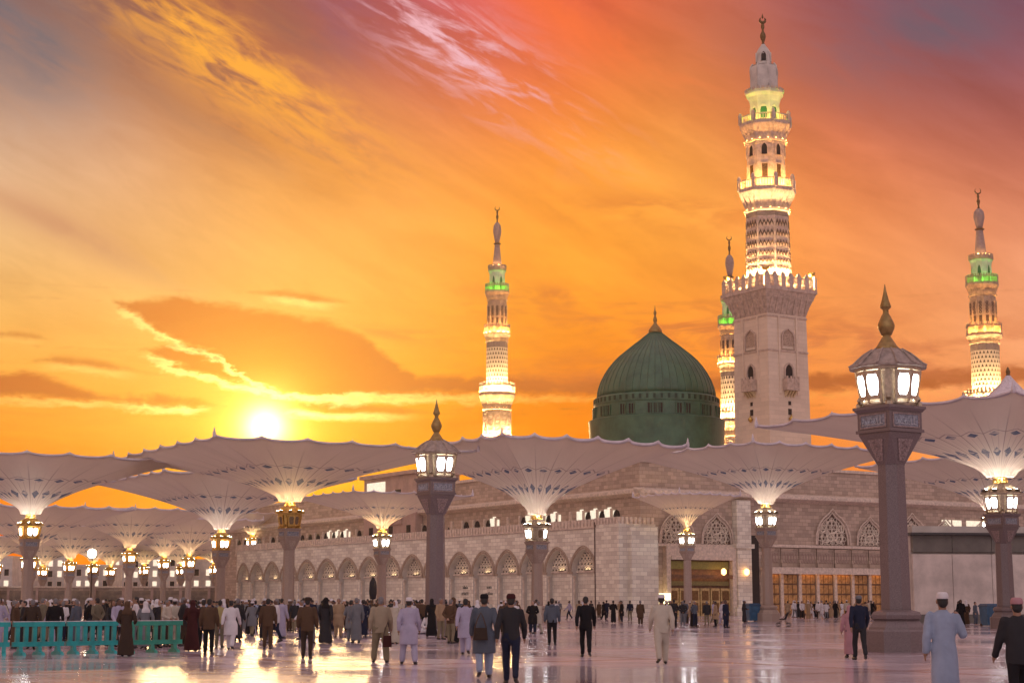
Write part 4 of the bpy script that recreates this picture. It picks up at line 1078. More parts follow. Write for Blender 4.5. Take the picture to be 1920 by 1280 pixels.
# corner buttress, stepped
tC = 4.77
BUT = frame_at(O1, PSI - PI/2)
mpart('corner_buttress', MB().box(0.0, -.35, 0, tC, 4.9, ZT).box(tC - .02, .9, 0, tC + .7, 4.6, ZT - .02).box(.01, -.3, ZT, tC - .01, 4.8, ZT + .3), STONE, BUT)
mr = MB()
for i in range(8): mr.box(.05 + i * .6, -.36, ZT + .3, .4 + i * .6, 0, ZT + 1.05)
for i in range(8): mr.box(tC - .36, .05 + i * .6, ZT + .3, tC, .4 + i * .6, ZT + 1.05)
mpart('crenellation', mr, TRIM, BUT)['kind'] = 'stuff'
# main block behind
K = O1 + A_ * 4.85 - B_ * 1.75
KF = frame_at(K, PSI)                # x along the right facade, y into the building
ZC, ZR = 13.9, 17.6
LB, LA = 128.0, 95.0
mb = MB()
mb.box(0, 0, 0, LA, 1.0, ZR); mb.box(0, 1.0, 0, 1.0, LB, ZR)
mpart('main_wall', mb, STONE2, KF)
mpart('roof', MB().box(.9, .9, ZR - .6, LA, LB, ZR - .3), TRIM, KF)
cm = MB()
cm.prism([(-.9, ZC + .1), (-.9, ZC + .45), (.02, ZC + .75), (.02, ZC - .25)], -.9, LB)
cm.prism([(-.9, ZC + .1), (-.9, ZC + .45), (.02, ZC + .75), (.02, ZC - .25)], -.9, LA, Matrix(((0,1,0,0),(1,0,0,0),(0,0,1,0),(0,0,0,1))))
mpart('cornice', cm, TRIM, KF)
mpart('roof_coping', MB().box(-.2, -.2, ZR, LA, 1.1, ZR + .35).box(-.2, 1.1, ZR, 1.1, LB, ZR + .35), TRIM, KF)
# terrace gallery: lit windows and dark doors between cornice and arcade parapet
GW = MB().box(-.09, -1.1, 0, .02, -.35, 1.9).box(-.09, -.25, 0, .02, .4, 2.3).box(-.09, .5, .5, .02, 1.1, 2.1); GD = MB().prism([(-.55, 0), (.55, 0), (.55, 1.6), (.3, 2.05), (0, 2.2), (-.3, 2.05), (-.55, 1.6)], -.03, .13, Rz(PI/2))
gw, gd = GW.mesh('lit_window', WHITEWIN), GD.mesh('doorway', VOID)
pierm = MB().box(-.3, -.18, 0, .02, .18, 2.7).mesh('pier', TRIM)
rg = random.Random(4)
y = 3.0
while y < 118:
    lit = (3 < y < 34) or (60 < y < 86)
    if lit and rg.random() < .8:
        mlink('lit_window', gw, KF, loc=(-.02, y, ZT + .35))
    if rg.random() < .75: mlink('doorway', gd, KF, loc=(-.03, y + 1.5, ZT + .1))
    mlink('pier', pierm, KF, loc=(0, y + 2.35, ZT - .2))
    y += 2.9
# stair block with a white lit opening, on the roof edge to the left
t0 = line_hit(K, B_, 735)
SB = MB().box(-1.2, t0 - 9, ZT, 6, t0 + 7, 19.6).box(-1.8, t0 - 9.5, 19.6, 6, t0 + 7.5, 20.1).box(-1.5, t0 - 5.2, 12.6, -.8, t0 + 2.2, 13.4)
mpart('stair_block', SB, PINK, KF)
mpart('lit_window', MB().box(-1.26, t0 + .2, 15.6, -1.1, t0 + 6, 19.0), WHITEWIN, KF)
mpart('dark_window', MB().box(-1.28, t0 - 4.6, 14.8, -1.1, t0 - 3.0, 17.6), VOID, KF)
for q in (-7.6, -2.2, 4.0): mpart('dark_window', MB().box(-1.28, t0 + q, 10.6, -1.1, t0 + q + 1.1, 12.4), VOID, KF)

# right facade features; x = metres along it
fx = lambda px: line_hit(K, A_, px)
def tracery(w, h, n=3):
    """pointed arch with rings of tracery"""
    fr = MB(); out = []
    for i in range(13):
        u = i / 12; a = u * PI; out.append((-w/2 * math.cos(a), h * (math.sin(a) ** .8) * (1 - .12 * abs(math.cos(a)))))
    out[6] = (0, h * 1.12)
    for s, pr in ((1.12, -.42), (1.0, -.3)):
        pts = [(x * s, pr, z * s) for x, z in out]; fr.tube(pts, .10, 5)
    inn = MB()
    for i in range(-2, 3):
        x = i * w / 6.2
        top = h * math.sqrt(max(.05, 1 - (x / (w / 2)) ** 2)) * .93
        inn.tube([(x, -.15, 0), (x, -.15, top)], .08, 4)
    for r_, cx, cz in ((w*.15, -w*.2, h*.28), (w*.15, w*.2, h*.28), (w*.17, 0, h*.62), (w*.1, -w*.05, h*.25), (w*.1, w*.08, h*.3), (w*.09, -w*.3, h*.55), (w*.09, w*.3, h*.55)):
        inn.tube([(cx + r_ * math.cos(a), -.2, cz + r_ * math.sin(a)) for a in [q * PI / 5 for q in range(10)]], .08, 4, True)
    back = MB().prism([(x, z) for x, z in out], -.1, .05)
    for i in range(-4, 5):
        for j in range(0, 7):
            cx, cz = (i + .5 * (j % 2)) * w * .115, .25 + j * h * .135
            if abs(cx) < w * .46 and cz + .2 < h * max(.05, 1 - (2 * cx / w) ** 2) ** .5: inn.tube([(cx + w * .052 * math.cos(a), -.17, cz + w * .052 * math.sin(a)) for a in [q * PI / 3 for q in range(6)]], .055, 4, True)
    return fr, inn, back
trf, tri_, trb = tracery(5.2, 3.6)
trf, tri_, trb = trf.mesh('traceried_arch', TRIM), tri_.mesh('tracery', SCREEN), trb.mesh('dark_backing', plain('brown_backing', (.15, .10, .075), .8))
for px, s, z in ((1268, .88, 8.35), (1344, .82, 8.35), (1562, .98, 8.6), (1632, .8, 8.6), (1712, .95, 8.6), (1775, .85, 8.6), (1845, .85, 8.6)):
    w = mlink('traceried_arch', trf, KF, loc=(fx(px), 0, z), scale=(s, 1, s)); link('tracery', tri_, w); link('dark_backing', trb, w)
LT = MB().box(fx(1230), -.35, 8.0, fx(1372), .1, 8.3).box(fx(1425), -.35, 8.15, LA - 2, .1, 8.5).box(fx(1425), -.2, 5.3, LA - 2, .1, 5.65)
mpart('lintel', LT, TRIM, KF)
mpart('pilaster', MB().box(fx(1376), -.9, 0, fx(1402), .1, ZC - .3).box(fx(1372), -1.1, 7.9, fx(1406), .1, 8.4).box(fx(1371), -1.1, 0, fx(1407), .1, 1.0), STONE, KF)
mpart('recess_shade', MB().box(fx(1404), -.1, 0, fx(1424), .1, 9.5), VOID, KF)  # flat dark slab, its colour stands for a shaded recess
# upper panels with framed fields, lower bronze doors lit from the lintel
pm = MB().box(-1.25, -.12, 0, 1.25, .05, 2.1); pf = MB().box(-1.35, -.2, -.08, 1.35, -.02, .06).box(-1.35, -.2, 2.04, 1.35, -.02, 2.18).box(-1.35, -.2, 0, -1.22, -.02, 2.1).box(1.22, -.2, 0, 1.35, -.02, 2.1)
crv = MB()
for i in range(5): crv.tube([(-.9 + i * .45 + .2 * math.cos(a), -.16, 1.05 + .6 * math.sin(a)) for a in [q * PI / 4 for q in range(8)]], .05, 4, True)
pmm, pfm, crm = pm.mesh('carved_panel', STONE2), pf.mesh('panel_frame', STONE2), crv.mesh('carving', PINK)
dm = MB().box(-1.2, -.1, 0, 1.2, .05, 5.0); dmm = dm.mesh('bronze_door', BRONZE2 if False else WOOD)
df = MB()
for i in range(3):
    for j in range(4): df.box(-1.1 + i * .75, -.16, .25 + j * 1.2, -.45 + i * .75, -.08, 1.25 + j * 1.2)
dfm = df.mesh('door_panel', plain('warm_bronze', (.45, .25, .09), .4, .3, var=.4, scale=3))
LIP = MB().box(fx(1425), -.95, 4.95, fx(1722), -.85, 5.7).box(fx(1425), -.95, 5.66, fx(1722), .0, 5.75)
mpart('lintel_lip', LIP, TRIM, KF)
fixm = MB().box(-.8, -.7, 5.12, .8, -.4, 5.28).mesh('light_fitting', LITO)
pierq = MB().box(-.22, -.3, 0, .22, .05, 5.3).mesh('pier', TRIM)
x = fx(1430); i = 0
while x < LA - 4:
    w = mlink('carved_panel', pmm, KF, loc=(x + 1.4, 0, 5.85)); link('panel_frame', pfm, w); link('carving', crm, w)
    if x < fx(1720):
        d = mlink('bronze_door', dmm, KF, loc=(x + 1.4, 0, 0)); link('door_panel', dfm, d)
        if i not in (1, 5, 9): mlink('light_fitting', fixm, KF, loc=(x + 1.4, 0, 0))
        mlink('pier', pierq, KF, loc=(x, 0, 0))
    x += 2.9; i += 1
# portal
pA, pB = fx(1252), fx(1368)
mpart('portal_lip', MB().box(pA, -.86, 6.45, pB, -.72, 6.9), TRIM, KF)
mpart('portal_frame', MB().box(pA - .6, -.7, 0, pA, .05, 8.0).box(pB, -.7, 0, pB + .6, .05, 8.0).box(pA, -.65, 6.6, pB, .05, 8.0), TRIM, KF)
mpart('portal_recess', MB().box(pA, -.04, 0, pB, .06, 6.6), WOOD, KF)
for i in range(6):
    w = (pB - pA) / 6; x = pA + i * w
    d = mpart('portal_door', MB().box(x + .08, -.2, 0, x + w - .08, -.03, 3.2), plain('lit_bronze_door', (.50, .36, .16), .45, .2, var=.3, scale=4), KF)
    link('door_panel', MB().box(x + .3, -.26, .4, x + w - .3, -.18, 1.5).box(x + .3, -.26, 1.8, x + w - .3, -.18, 2.9).mesh('door_panel', BRONZE), d)
mpart('portal_sign', MB().box(pA + .3, -.3, 5.4, pB - .3, -.05, 6.3), plain('yellow_green_sign', (.24, .21, .05), .5), KF)
mpart('portal_sign', MB().box(pA + .3, -.3, 3.5, pB - .3, -.05, 4.0), plain('olive_sign', (.17, .14, .05), .5), KF)
mpart('light_fitting', MB().box(pA + .4, -.58, 6.62, pB - .4, -.4, 6.7), LITP, KF)
mpart('sign_lip', MB().box(pA, -.72, 4.3, pB, -.6, 4.75), WOOD, KF); mpart('light_fitting', MB().box(pA + .4, -.55, 4.5, pB - .4, -.4, 4.6), LITP, KF)
mpart('lit_kiosk', MB().box(fx(1222), -1.2, 0, fx(1246), -.5, 2.6), LITW, KF)
for px in (1345, 1388): mpart('wall_lamp', MB().lathe([(.05, 4.7), (.3, 4.9), (.3, 5.3), (.1, 5.5)], 8, c=(fx(px), -1.3)), LITO, KF)
for px in (1780, 1800, 1826, 1842, 1858): mpart('lit_window', MB().box(fx(px) - .8, -.1, 10.3, fx(px) + .8, .02, 12.2), WHITEWIN, KF)
# dark calligraphy painted on two infill walls of the arcade
for c, sd in ((862, 3), (907, 8)):
    s_ = line_hit(O1, B_, c)
    for r_, (zz, sc2) in enumerate(((3.5, 1.5), (2.7, 2.2), (1.9, 1.2))):
        if sd == 8 and r_ == 2: continue
        o = mlink('calligraphy', squiggle(sd + r_, 1.1, .39).mesh('calligraphy', INK), ARF, loc=(-s_, DEP - .04, zz)); o.scale = (sc2 * .8, 1, 1.5)

# ------------------------------------------------------------------ hoarding on the right
hx0 = P(1714, HOR, 127)
t = thing('hoarding', 'large blank grey hoarding wall with dark top band at the right', 'hoarding', (hx0.x, 127, 0), R(8))
hz = [Zat(q, 127) for q in (1166, 1151, 1038, 1034, 1003, 985)]
L_ = 19.0; hm = None
for i in range(6):
    x0, x1 = i * L_ / 6 + .02, (i + 1) * L_ / 6 - .02
    part('hoarding_panel', MB().box(x0, 0, hz[1], x1, .3, hz[2] + .1 * (i % 2) * 0), HOARD, t)
    part('top_band', MB().box(x0, -.1, hz[3], x1, .28, hz[4]), HOARDD, t)
part('base_strip', MB().box(0, .05, 0, L_, .35, hz[1] - .02), HOARDD, t)
part('top_ledge', MB().box(-.3, -.6, hz[4] + .02, L_, 3.0, hz[4] + .2), plain('dark_ledge', (.05, .045, .045), .5), t)
part('box_volume', MB().box(.02, .4, .1, L_, 4, hz[4]), HOARD, t)
part('upper_wall', MB().box(.2, .4, hz[4] + .22, L_, 3.0, hz[5]), PLASTER, t)

# ------------------------------------------------------------------ tent peak beyond the rightmost canopy
D = 150
t = thing('tent', 'small pale peaked tent roof with a spike, above the rightmost canopy', 'tent', (P(1891, 720, D).x, D, 0), PSI)
zz = lambda y: Zat(y, D)
part('tent_cloth', MB().lathe([(2.6, zz(752)), (2.2, zz(744)), (1.35, zz(732)), (.75, zz(718)), (.35, zz(708)), (.2, zz(704))], 8), HEM, t)
part('tent_pole', MB().lathe([(.12, 0), (.12, zz(706))], 8), DARKMET, t)
part('spike', MB().lathe([(.22, zz(706)), (.16, zz(701)), (.22, zz(697)), (.05, zz(688))], 8), BRONZE, t, True)

# ------------------------------------------------------------------ bins
def bin_(px, D, label, h=1.35, w=1.1):
    t = thing('waste_bin', label, 'bin', (Gx(px, D), D, 0), R(20), 'blue waste bins')
    part('body', MB().frustum(-w*.42, -w*.38, w*.42, w*.38, .08, 1.18, h * .86), BLUE, t)
    for i in range(4): part('rib', MB().box(-w*.35 + i * w*.21, -w*.44, .2, -w*.31 + i * w*.21, -w*.38, h * .8), BLUE, t)
    part('lid', MB().box(-w*.54, -w*.5, h * .86, w*.54, w*.5, h * .92).frustum(-w*.52, -w*.48, w*.52, w*.48, h * .92, .8, h), BLUELID, t)
    for s in (-1, 1): part('wheel', MB().tube([(s * w * .4 - .05, w * .36, .1), (s * w * .4 + .05, w * .36, .1)], .1, 10), DARKMET, t)
bin_(1410, 140, 'blue wheeled bin left of the umbrella post below the tall minaret', 1.5, 1.05)
bin_(1854, 112, 'blue wheeled bin at the foot of the rightmost umbrella post', 1.5, 1.0)

# ------------------------------------------------------------------ crowd barriers
def barrier(px0, px1, D0, D1, mat, label):
    p, q = Vector((Gx(px0, D0), D0, 0)), Vector((Gx(px1, D1), D1, 0)); L = (q - p).length; a = math.atan2(q.y - p.y, q.x - p.x)
    t = thing('crowd_barrier', label, 'barrier', p, a, 'plastic crowd barriers in a row')
    part('top_rail', MB().box(0, -.06, .86, L - .05, .06, 1.0), mat, t); part('bottom_rail', MB().box(0, -.06, .26, L - .05, .06, .40), mat, t)
    n = max(4, int(round(L / .27))); me = MB().box(-.065, -.045, .40, .065, .045, .86).mesh('slat', mat)
    for i in range(n): link('slat', me, t, ((i + .5) * (L - .05) / n, 0, 0))
    ft = MB().prism([(-.32, 0), (.32, 0), (.26, .08), (.10, .12), (.06, .27), (-.06, .27), (-.10, .12), (-.26, .08)], -.06, .06, Rz(PI/2)).mesh('foot', mat)
    for u in (.14, .5, .86): link('foot', ft, t, (u * L, 0, 0))
    part('edge_cap', MB().box(0, -.05, 1.0, L - .05, .05, 1.02), HEM, t)
barrier(-75, 25, 50.5, 51, TEAL, 'turquoise crowd barrier cut by the left edge of the picture')
barrier(27, 125, 51, 52.2, TEAL, 'turquoise crowd barrier, second from the left edge')
barrier(127, 225, 52.2, 53.4, TEAL, 'turquoise crowd barrier left of the brown hooded person')
barrier(228, 345, 53.4, 54.8, TEALG, 'greener crowd barrier at the right end of the row')

# ------------------------------------------------------------------ far left: perimeter wall, small buildings, floodlight
D = 300
x0, x1 = Gx(-420, D), Gx(440, D)
t = thing('perimeter_wall', 'long low brown stone wall behind the crowd at far left', 'wall', (x0, D, 0), R(3))
n = 16; w = (x1 - x0) / n; zt = Zat(1101, D)
part('wall_core', MB().box(0, .1, 0, x1 - x0, .8, zt), STONE2, t)
me = MB().box(.15, -.02, .4, w - .35, .12, zt - .5).mesh('wall_panel', plain('brown_granite_panel', (.20, .14, .10), .4, var=.4, scale=.7)); mp = MB().box(-.35, -.15, 0, .12, .12, zt).mesh('pier', PINK)
for i in range(n): link('wall_panel', me, t, (i * w, 0, 0)); link('pier', mp, t, (i * w, 0, 0))
part('coping', MB().box(0, -.3, zt, x1 - x0, .9, zt + .3), TRIM, t)
rb = random.Random(11)
specs = [(-60, 20, 1046, 360), (18, 62, 1058, 372), (66, 118, 1040, 380), (120, 205, 1062, 362), (208, 262, 1048, 390), (264, 330, 1036, 376), (334, 400, 1052, 360), (402, 446, 1034, 400)]
LABB = ['cream flat-roofed building cut by the left edge', 'narrow cream building behind the leftmost lantern post', 'cream building just left of the floodlight', 'wide low cream building right below the floodlight',
        'cream building behind the slim lantern', 'cream building right of the slim lantern', 'cream building left of the lit gold lantern', 'far cream building beside the end of the arcade']
for (a, b, yt, Db), lb in zip(specs, LABB):
    xa, xb = Gx(a, Db), Gx(b, Db); h = Zat(yt, Db)
    t = thing('building', lb, 'building', ((xa + xb) / 2, Db, 0), R(rb.uniform(-6, 6)), 'low cream buildings behind the perimeter wall')
    W_ = xb - xa
    part('wall', MB().box(-W_/2, 0, 0, W_/2, 9, h), PLASTER, t); part('roof_parapet', MB().box(-W_/2 - .15, -.15, h, W_/2 + .15, 9.1, h + .5), TRIM, t)
    nw = max(2, int(W_ / 1.9)); z = 4.7
    wm = MB().box(-.62, -.12, 0, .62, .02, .12).box(-.62, -.12, 1.5, .62, .02, 1.62).box(-.62, -.12, .12, -.5, .02, 1.5).box(.5, -.12, .12, .62, .02, 1.5).mesh('window', TRIM)
    pl, pdk = MB().box(-.5, -.04, .12, .5, .02, 1.5).mesh('pane', WHITEWIN), MB().box(-.5, -.04, .12, .5, .02, 1.5).mesh('pane', VOID)
    while z + 1.8 < h:
        for i in range(nw):
            o = link('window', wm, t, (-W_/2 + (i + .5) * W_ / nw, 0, z)); link('pane', pl if rb.random() < .55 else pdk, o)
        z += 2.4
D = 245
t = thing('floodlight', 'dazzling white floodlight on a thin mast above the low buildings', 'floodlight', (Gx(170, D), D, 0))
zf = Zat(1037, D)
part('mast', MB().lathe([(.14, 0), (.09, zf - .5)], 8), DARKMET, t)
part('housing', MB().frustum(-.6, -.25, .6, .35, zf - .6, .9, zf + .6), DARKMET, t)
part('lamp_face', MB().add([(.62 * math.cos(q * PI / 8), -.34, zf + .62 * math.sin(q * PI / 8)) for q in range(16)] + [(.62 * math.cos(q * PI / 8), -.26, zf + .62 * math.sin(q * PI / 8)) for q in range(16)],
     [tuple(range(16)), tuple(range(31, 15, -1))] + [(i, (i + 1) % 16, 16 + (i + 1) % 16, 16 + i) for i in range(16)]), emit('floodlight_face', (1., .98, .72), 60.), t)
# banner pole before the arcade
D = 172
t = thing('banner_pole', 'furled dark banner on a pole in front of the arcade', 'banner', (Gx(699, D), D, 0))
part('pole', MB().lathe([(.09, 0), (.07, Zat(1080, D))], 8), DARKMET, t)
part('banner', MB().lathe([(.05, Zat(1127, D) + .2), (.3, 1.9), (.42, 2.6), (.36, 3.6), (.1, Zat(1082, D))], 10), plain('dark_banner_cloth', (.02, .022, .03), .8), t, True)
# ------------------------------------------------------------------ people
def cap(bm, p, r0, q, r1, n=10):
    """tapered capsule"""
    p, q = Vector(p), Vector(q); d = q - p; L = d.length
    if L < 1e-5: d = Vector((0, 0, 1e-4)); L = 1e-4
    d.normalize(); x = Vector((1, 0, 0)) if abs(d.x) < .8 else Vector((0, 1, 0)); x = (x - d * x.dot(d)).normalized(); y = d.cross(x)
    prof = [(p - d * r0 * math.cos(a), r0 * math.sin(a)) for a in (.01, .5, 1.05, 1.57)] + [(q + d * r1 * math.sin(a), r1 * math.cos(a)) for a in (0, .52, 1.07, 1.56)]
    rows = [[bm.verts.new(c + x * r * math.cos(2*PI*k/n) + y * r * math.sin(2*PI*k/n)) for k in range(n)] for c, r in prof]
    for a, b in zip(rows, rows[1:]):
        for k in range(n): bm.faces.new((a[k], a[(k+1) % n], b[(k+1) % n], b[k]))
    bm.faces.new(rows[0][::-1]); bm.faces.new(rows[-1])
def ell(bm, c, r, n=14, m=10):
    c = Vector(c); rows = []
    for j in range(1, m):
        a = PI * j / m; rows.append([bm.verts.new((c.x + r[0] * math.sin(a) * math.cos(2*PI*k/n), c.y + r[1] * math.sin(a) * math.sin(2*PI*k/n), c.z - r[2] * math.cos(a))) for k in range(n)])
    for a, b in zip(rows, rows[1:]):
        for k in range(n): bm.faces.new((a[k], a[(k+1) % n], b[(k+1) % n], b[k]))
    lo = bm.verts.new((c.x, c.y, c.z - r[2])); hi = bm.verts.new((c.x, c.y, c.z + r[2]))
    for k in range(n): bm.faces.new((lo, rows[0][(k+1) % n], rows[0][k])); bm.faces.new((hi, rows[-1][k], rows[-1][(k+1) % n]))
def tubez(bm, secs, n=20):
    """closed loft of ellipses (cx, cy, z, rx, ry)"""
    rows = [[bm.verts.new((cx + rx * math.cos(2*PI*k/n), cy + ry * math.sin(2*PI*k/n), z)) for k in range(n)] for cx, cy, z, rx, ry in secs]
    for a, b in zip(rows, rows[1:]):
        for k in range(n): bm.faces.new((a[k], a[(k+1) % n], b[(k+1) % n], b[k]))
    bm.faces.new(rows[0][::-1]); bm.faces.new(rows[-1])
def fuse(name, bm, voxel, smooth=4, ratio=None, wrinkle=0., seed=0):
    me = bpy.data.meshes.new(name); bm.to_mesh(me); bm.free()
    o = bpy.data.objects.new(name, me); COL.objects.link(o)
    md = o.modifiers.new('r', 'REMESH'); md.mode = 'VOXEL'; md.voxel_size = voxel; md.adaptivity = 0
    md = o.modifiers.new('s', 'SMOOTH'); md.iterations = smooth; md.factor = .5
    if ratio: md = o.modifiers.new('d', 'DECIMATE'); md.ratio = ratio
    dg = bpy.context.evaluated_depsgraph_get(); dg.update()
    out = bpy.data.meshes.new_from_object(o.evaluated_get(dg))
    bpy.data.objects.remove(o); bpy.data.meshes.remove(me)
    if wrinkle:
        out.update(); nrm = [v.normal.copy() for v in out.vertices]
        for v, n in zip(out.vertices, nrm):
            c = v.co; k = mnoise.noise(Vector((c.x * 9 + seed, c.y * 9, c.z * 4.5))) + .5 * mnoise.noise(Vector((c.x * 20, c.y * 20 + seed, c.z * 9)))
            v.co = c + n * (k * wrinkle)
    out.polygons.foreach_set('use_smooth', [True] * len(out.polygons)); out.name = name
    return out
def J(step=.02, arm=.1, wide=.10, lean=0., bend=.1, rarm=None):
    """joint positions of a standing or striding figure that faces +y"""
    j = {}
    for s, k in ((-1, 'l'), (1, 'r')):
        f = step * (-s); back = min(0., f)
        hip = Vector((s * .09, 0, .92)); ank = Vector((s * wide, f, .085 + (.07 if f < -.12 else 0)))
        knee = hip.lerp(ank, .5) + Vector((s * .005, .03 + abs(f) * .22, 0))
        j['hip' + k], j['knee' + k], j['ank' + k] = hip, knee, ank
        j['toe' + k] = ank + Vector((s * .03, .16, -.055 - (.05 if f < -.12 else 0)))
        sh = Vector((s * .185, lean, 1.43)); a = arm * s
        el = sh + Vector((s * .065, a * .6 - .02, -.29)); wr = el + Vector((s * .01, a * .7 + bend, -.245))
        if rarm and (s > 0 or rarm == 'both'): el = sh + Vector((s * .09, -.02, -.28)); wr = el + Vector((-s * .06 if rarm == 'both' else s * .05, .22, -.02 if rarm != 'both' else -.1))
        if rarm == 'behind': el = sh + Vector((s * .10, -.07, -.27)); wr = Vector((s * .05, -.17, .98))
        j['sh' + k], j['el' + k], j['wr' + k] = sh, el, wr
    j['lean'] = lean
    return j
def head_bm(bm, y):
    ell(bm, (0, y + .01, 1.64), (.074, .092, .100)); ell(bm, (0, y + .035, 1.585), (.056, .066, .072))
    cap(bm, (0, y - .01, 1.44), .062, (0, y, 1.58), .054)
    cap(bm, (0, y + .098, 1.645), .010, (0, y + .118, 1.607), .017, 8)                       # nose
    for s in (-1, 1):
        ell(bm, (s * .078, y, 1.62), (.012, .024, .034), 8, 6)                               # ears
        ell(bm, (s * .03, y + .094, 1.668), (.024, .012, .010), 8, 6)                        # brows
        ell(bm, (s * .032, y + .088, 1.645), (.013, .012, .009), 8, 6)                       # eyelids
    ell(bm, (0, y + .096, 1.575), (.026, .012, .012), 8, 6); ell(bm, (0, y + .085, 1.545), (.026, .022, .018), 8, 6)
def hand_bm(bm, el, wr):
    d = (wr - el).normalized(); s = 1 if wr.x > 0 else -1
    side = Vector((0, 1, 0)); side = (side - d * side.dot(d)).normalized(); nrm = d.cross(side) * s
    p = wr + d * .045
    cap(bm, wr, .026, p, .034); cap(bm, p - side * .018, .019, p + side * .018 + d * .03, .02)
    for i, L in enumerate((.062, .074, .07, .055)):
        b = p + d * .03 + side * (.030 - .02 * i); m = b + d * L * .55 + nrm * .006; t = m + d * L * .42 + nrm * -.02
        cap(bm, b, .0095, m, .009, 6); cap(bm, m, .009, t, .0078, 6)
    b = wr + d * .02 + side * .024; m = b + side * .026 + d * .03; cap(bm, b, .012, m, .0105, 6); cap(bm, m, .0105, m + d * .03 + side * .004, .009, 6)
def body_mesh(j):
    bm = bmesh.new(); y = j['lean']
    head_bm(bm, y)
    tubez(bm, [(0, 0, .86, .13, .09), (0, 0, .95, .15, .10), (0, y * .5, 1.12, .13, .09), (0, y, 1.32, .16, .10), (0, y, 1.44, .13, .075), (0, y, 1.48, .07, .06)])
    for k in 'lr':
        cap(bm, j['hip' + k], .078, j['knee' + k], .052); cap(bm, j['knee' + k], .052, j['ank' + k], .036); cap(bm, j['ank' + k], .034, j['toe' + k], .026)
        cap(bm, j['sh' + k], .052, j['el' + k], .04); cap(bm, j['el' + k], .04, j['wr' + k], .026); hand_bm(bm, j['el' + k], j['wr' + k])
    return fuse('body', bm, .0095, 2, .22)
def shirt_mesh(j, hem=.84, flare=1.0, short=False, seed=0, loose=1.0, hood=False):
    bm = bmesh.new(); y = j['lean']; f = flare
    tubez(bm, [(0, 0, hem, .165 * f, .118 * f), (0, 0, hem + .1, .168 * (1 + (f - 1) * .9), .122 * (1 + (f - 1) * .9)), *([(0, 0, .86, .236, .172), (0, 0, .96, .215, .155)] if f > 1.2 else []), (0, y * .4, 1.05, .158 * loose, .116 * loose), (0, y * .8, 1.2, .172 * loose, .122 * loose), (0, y, 1.34, .19, .122), (0, y, 1.43, .165, .095), (0, y, 1.485, .085, .072), (0, y, 1.505, .07, .065)])
    for k in 'lr':
        cap(bm, j['sh' + k] + Vector((0, 0, -.012)), .066 * loose, j['el' + k], .062 * loose)
        if not short: cap(bm, j['el' + k], .061 * loose, j['el' + k].lerp(j['wr' + k], .93), .046 * loose)
    if hood: ell(bm, (0, y - .09, 1.47), (.10, .05, .06))
    return fuse('shirt', bm, .018, 3, .55, .010, seed)
def trousers_mesh(j, baggy=1.0, seed=0):
    bm = bmesh.new()
    tubez(bm, [(0, 0, .80, .10, .09), (0, 0, .86, .165, .122), (0, 0, .95, .168, .122), (0, 0, 1.02, .155, .112)])
    for k in 'lr':
        cap(bm, j['hip' + k] + Vector((0, 0, -.02)), .098 * baggy, j['knee' + k], .074 * baggy); cap(bm, j['knee' + k], .074 * baggy, j['ank' + k] + Vector((0, -.01, .03)), .060 * baggy)
    return fuse('trousers', bm, .018, 3, .55, .010, seed + 5)
def robe_mesh(j, seed=0, hem=.12, w=.21, hood=False):
    bm = bmesh.new(); y = j['lean']; fx_ = (j['ankl'].y + j['ankr'].y) / 2; st = abs(j['ankl'].y - j['ankr'].y)
    tubez(bm, [(0, fx_, hem, w, .15 + st * .42), (0, fx_, hem + .2, w * .97, .145 + st * .33), (0, 0, .6, .195, .135 + st * .15), (0, 0, .9, .18, .125), (0, y * .4, 1.06, .165, .118), (0, y * .8, 1.2, .175, .122), (0, y, 1.34, .19, .122), (0, y, 1.43, .165, .095), (0, y, 1.485, .085, .072), (0, y, 1.51, .07, .065)], 28)
    for k in 'lr': cap(bm, j['sh' + k] + Vector((0, 0, -.012)), .067, j['el' + k], .062); cap(bm, j['el' + k], .063, j['el' + k].lerp(j['wr' + k], .94), .055)
    return fuse('robe', bm, .018, 3, .55, .013, seed + 9)
def shoes_mesh(j):
    bm = bmesh.new()
    for k in 'lr':
        a, t = j['ank' + k], j['toe' + k]; h = a + Vector((0, -.045, -.045))
        cap(bm, h, .042, t + Vector((0, -.02, .006)), .040); cap(bm, a + Vector((0, 0, -.01)), .044, a + Vector((0, .04, -.04)), .042)
    return fuse('shoes', bm, .014, 2, .6)
def hair_mesh(y):
    bm = bmesh.new(); ell(bm, (0, y - .004, 1.662), (.082, .094, .090)); ell(bm, (0, y - .03, 1.61), (.074, .066, .08))
    return fuse('hair', bm, .014, 2, .6, .004)
def cap_mesh(y):
    bm = bmesh.new(); tubez(bm, [(0, y - .002, 1.665, .089, .104), (0, y - .002, 1.70, .090, .105), (0, y - .004, 1.745, .082, .094), (0, y - .006, 1.766, .055, .06)])
    return fuse('cap', bm, .014, 3, .6)
def scarf_mesh(y):
    bm = bmesh.new(); ell(bm, (0, y - .012, 1.655), (.094, .106, .106)); tubez(bm, [(0, y - .02, 1.33, .18, .125), (0, y - .03, 1.42, .16, .11), (0, y - .02, 1.52, .095, .095), (0, y - .012, 1.62, .085, .09)])
    return fuse('headscarf', bm, .018, 3, .6, .008)
POSES = {'stand': J(.03, .02), 'walk': J(.24, .22, .085), 'turn': J(-.17, -.16, .09, 0, .12), 'wide': J(.10, .10, .17, 0, .14), 'reach': J(.06, .06, .10, .02, .1, 'one'), 'behind': J(.03, 0, .11, .0, .1, 'behind'), 'folded': J(.02, 0, .10, .0, .1, 'both')}
PM = {}
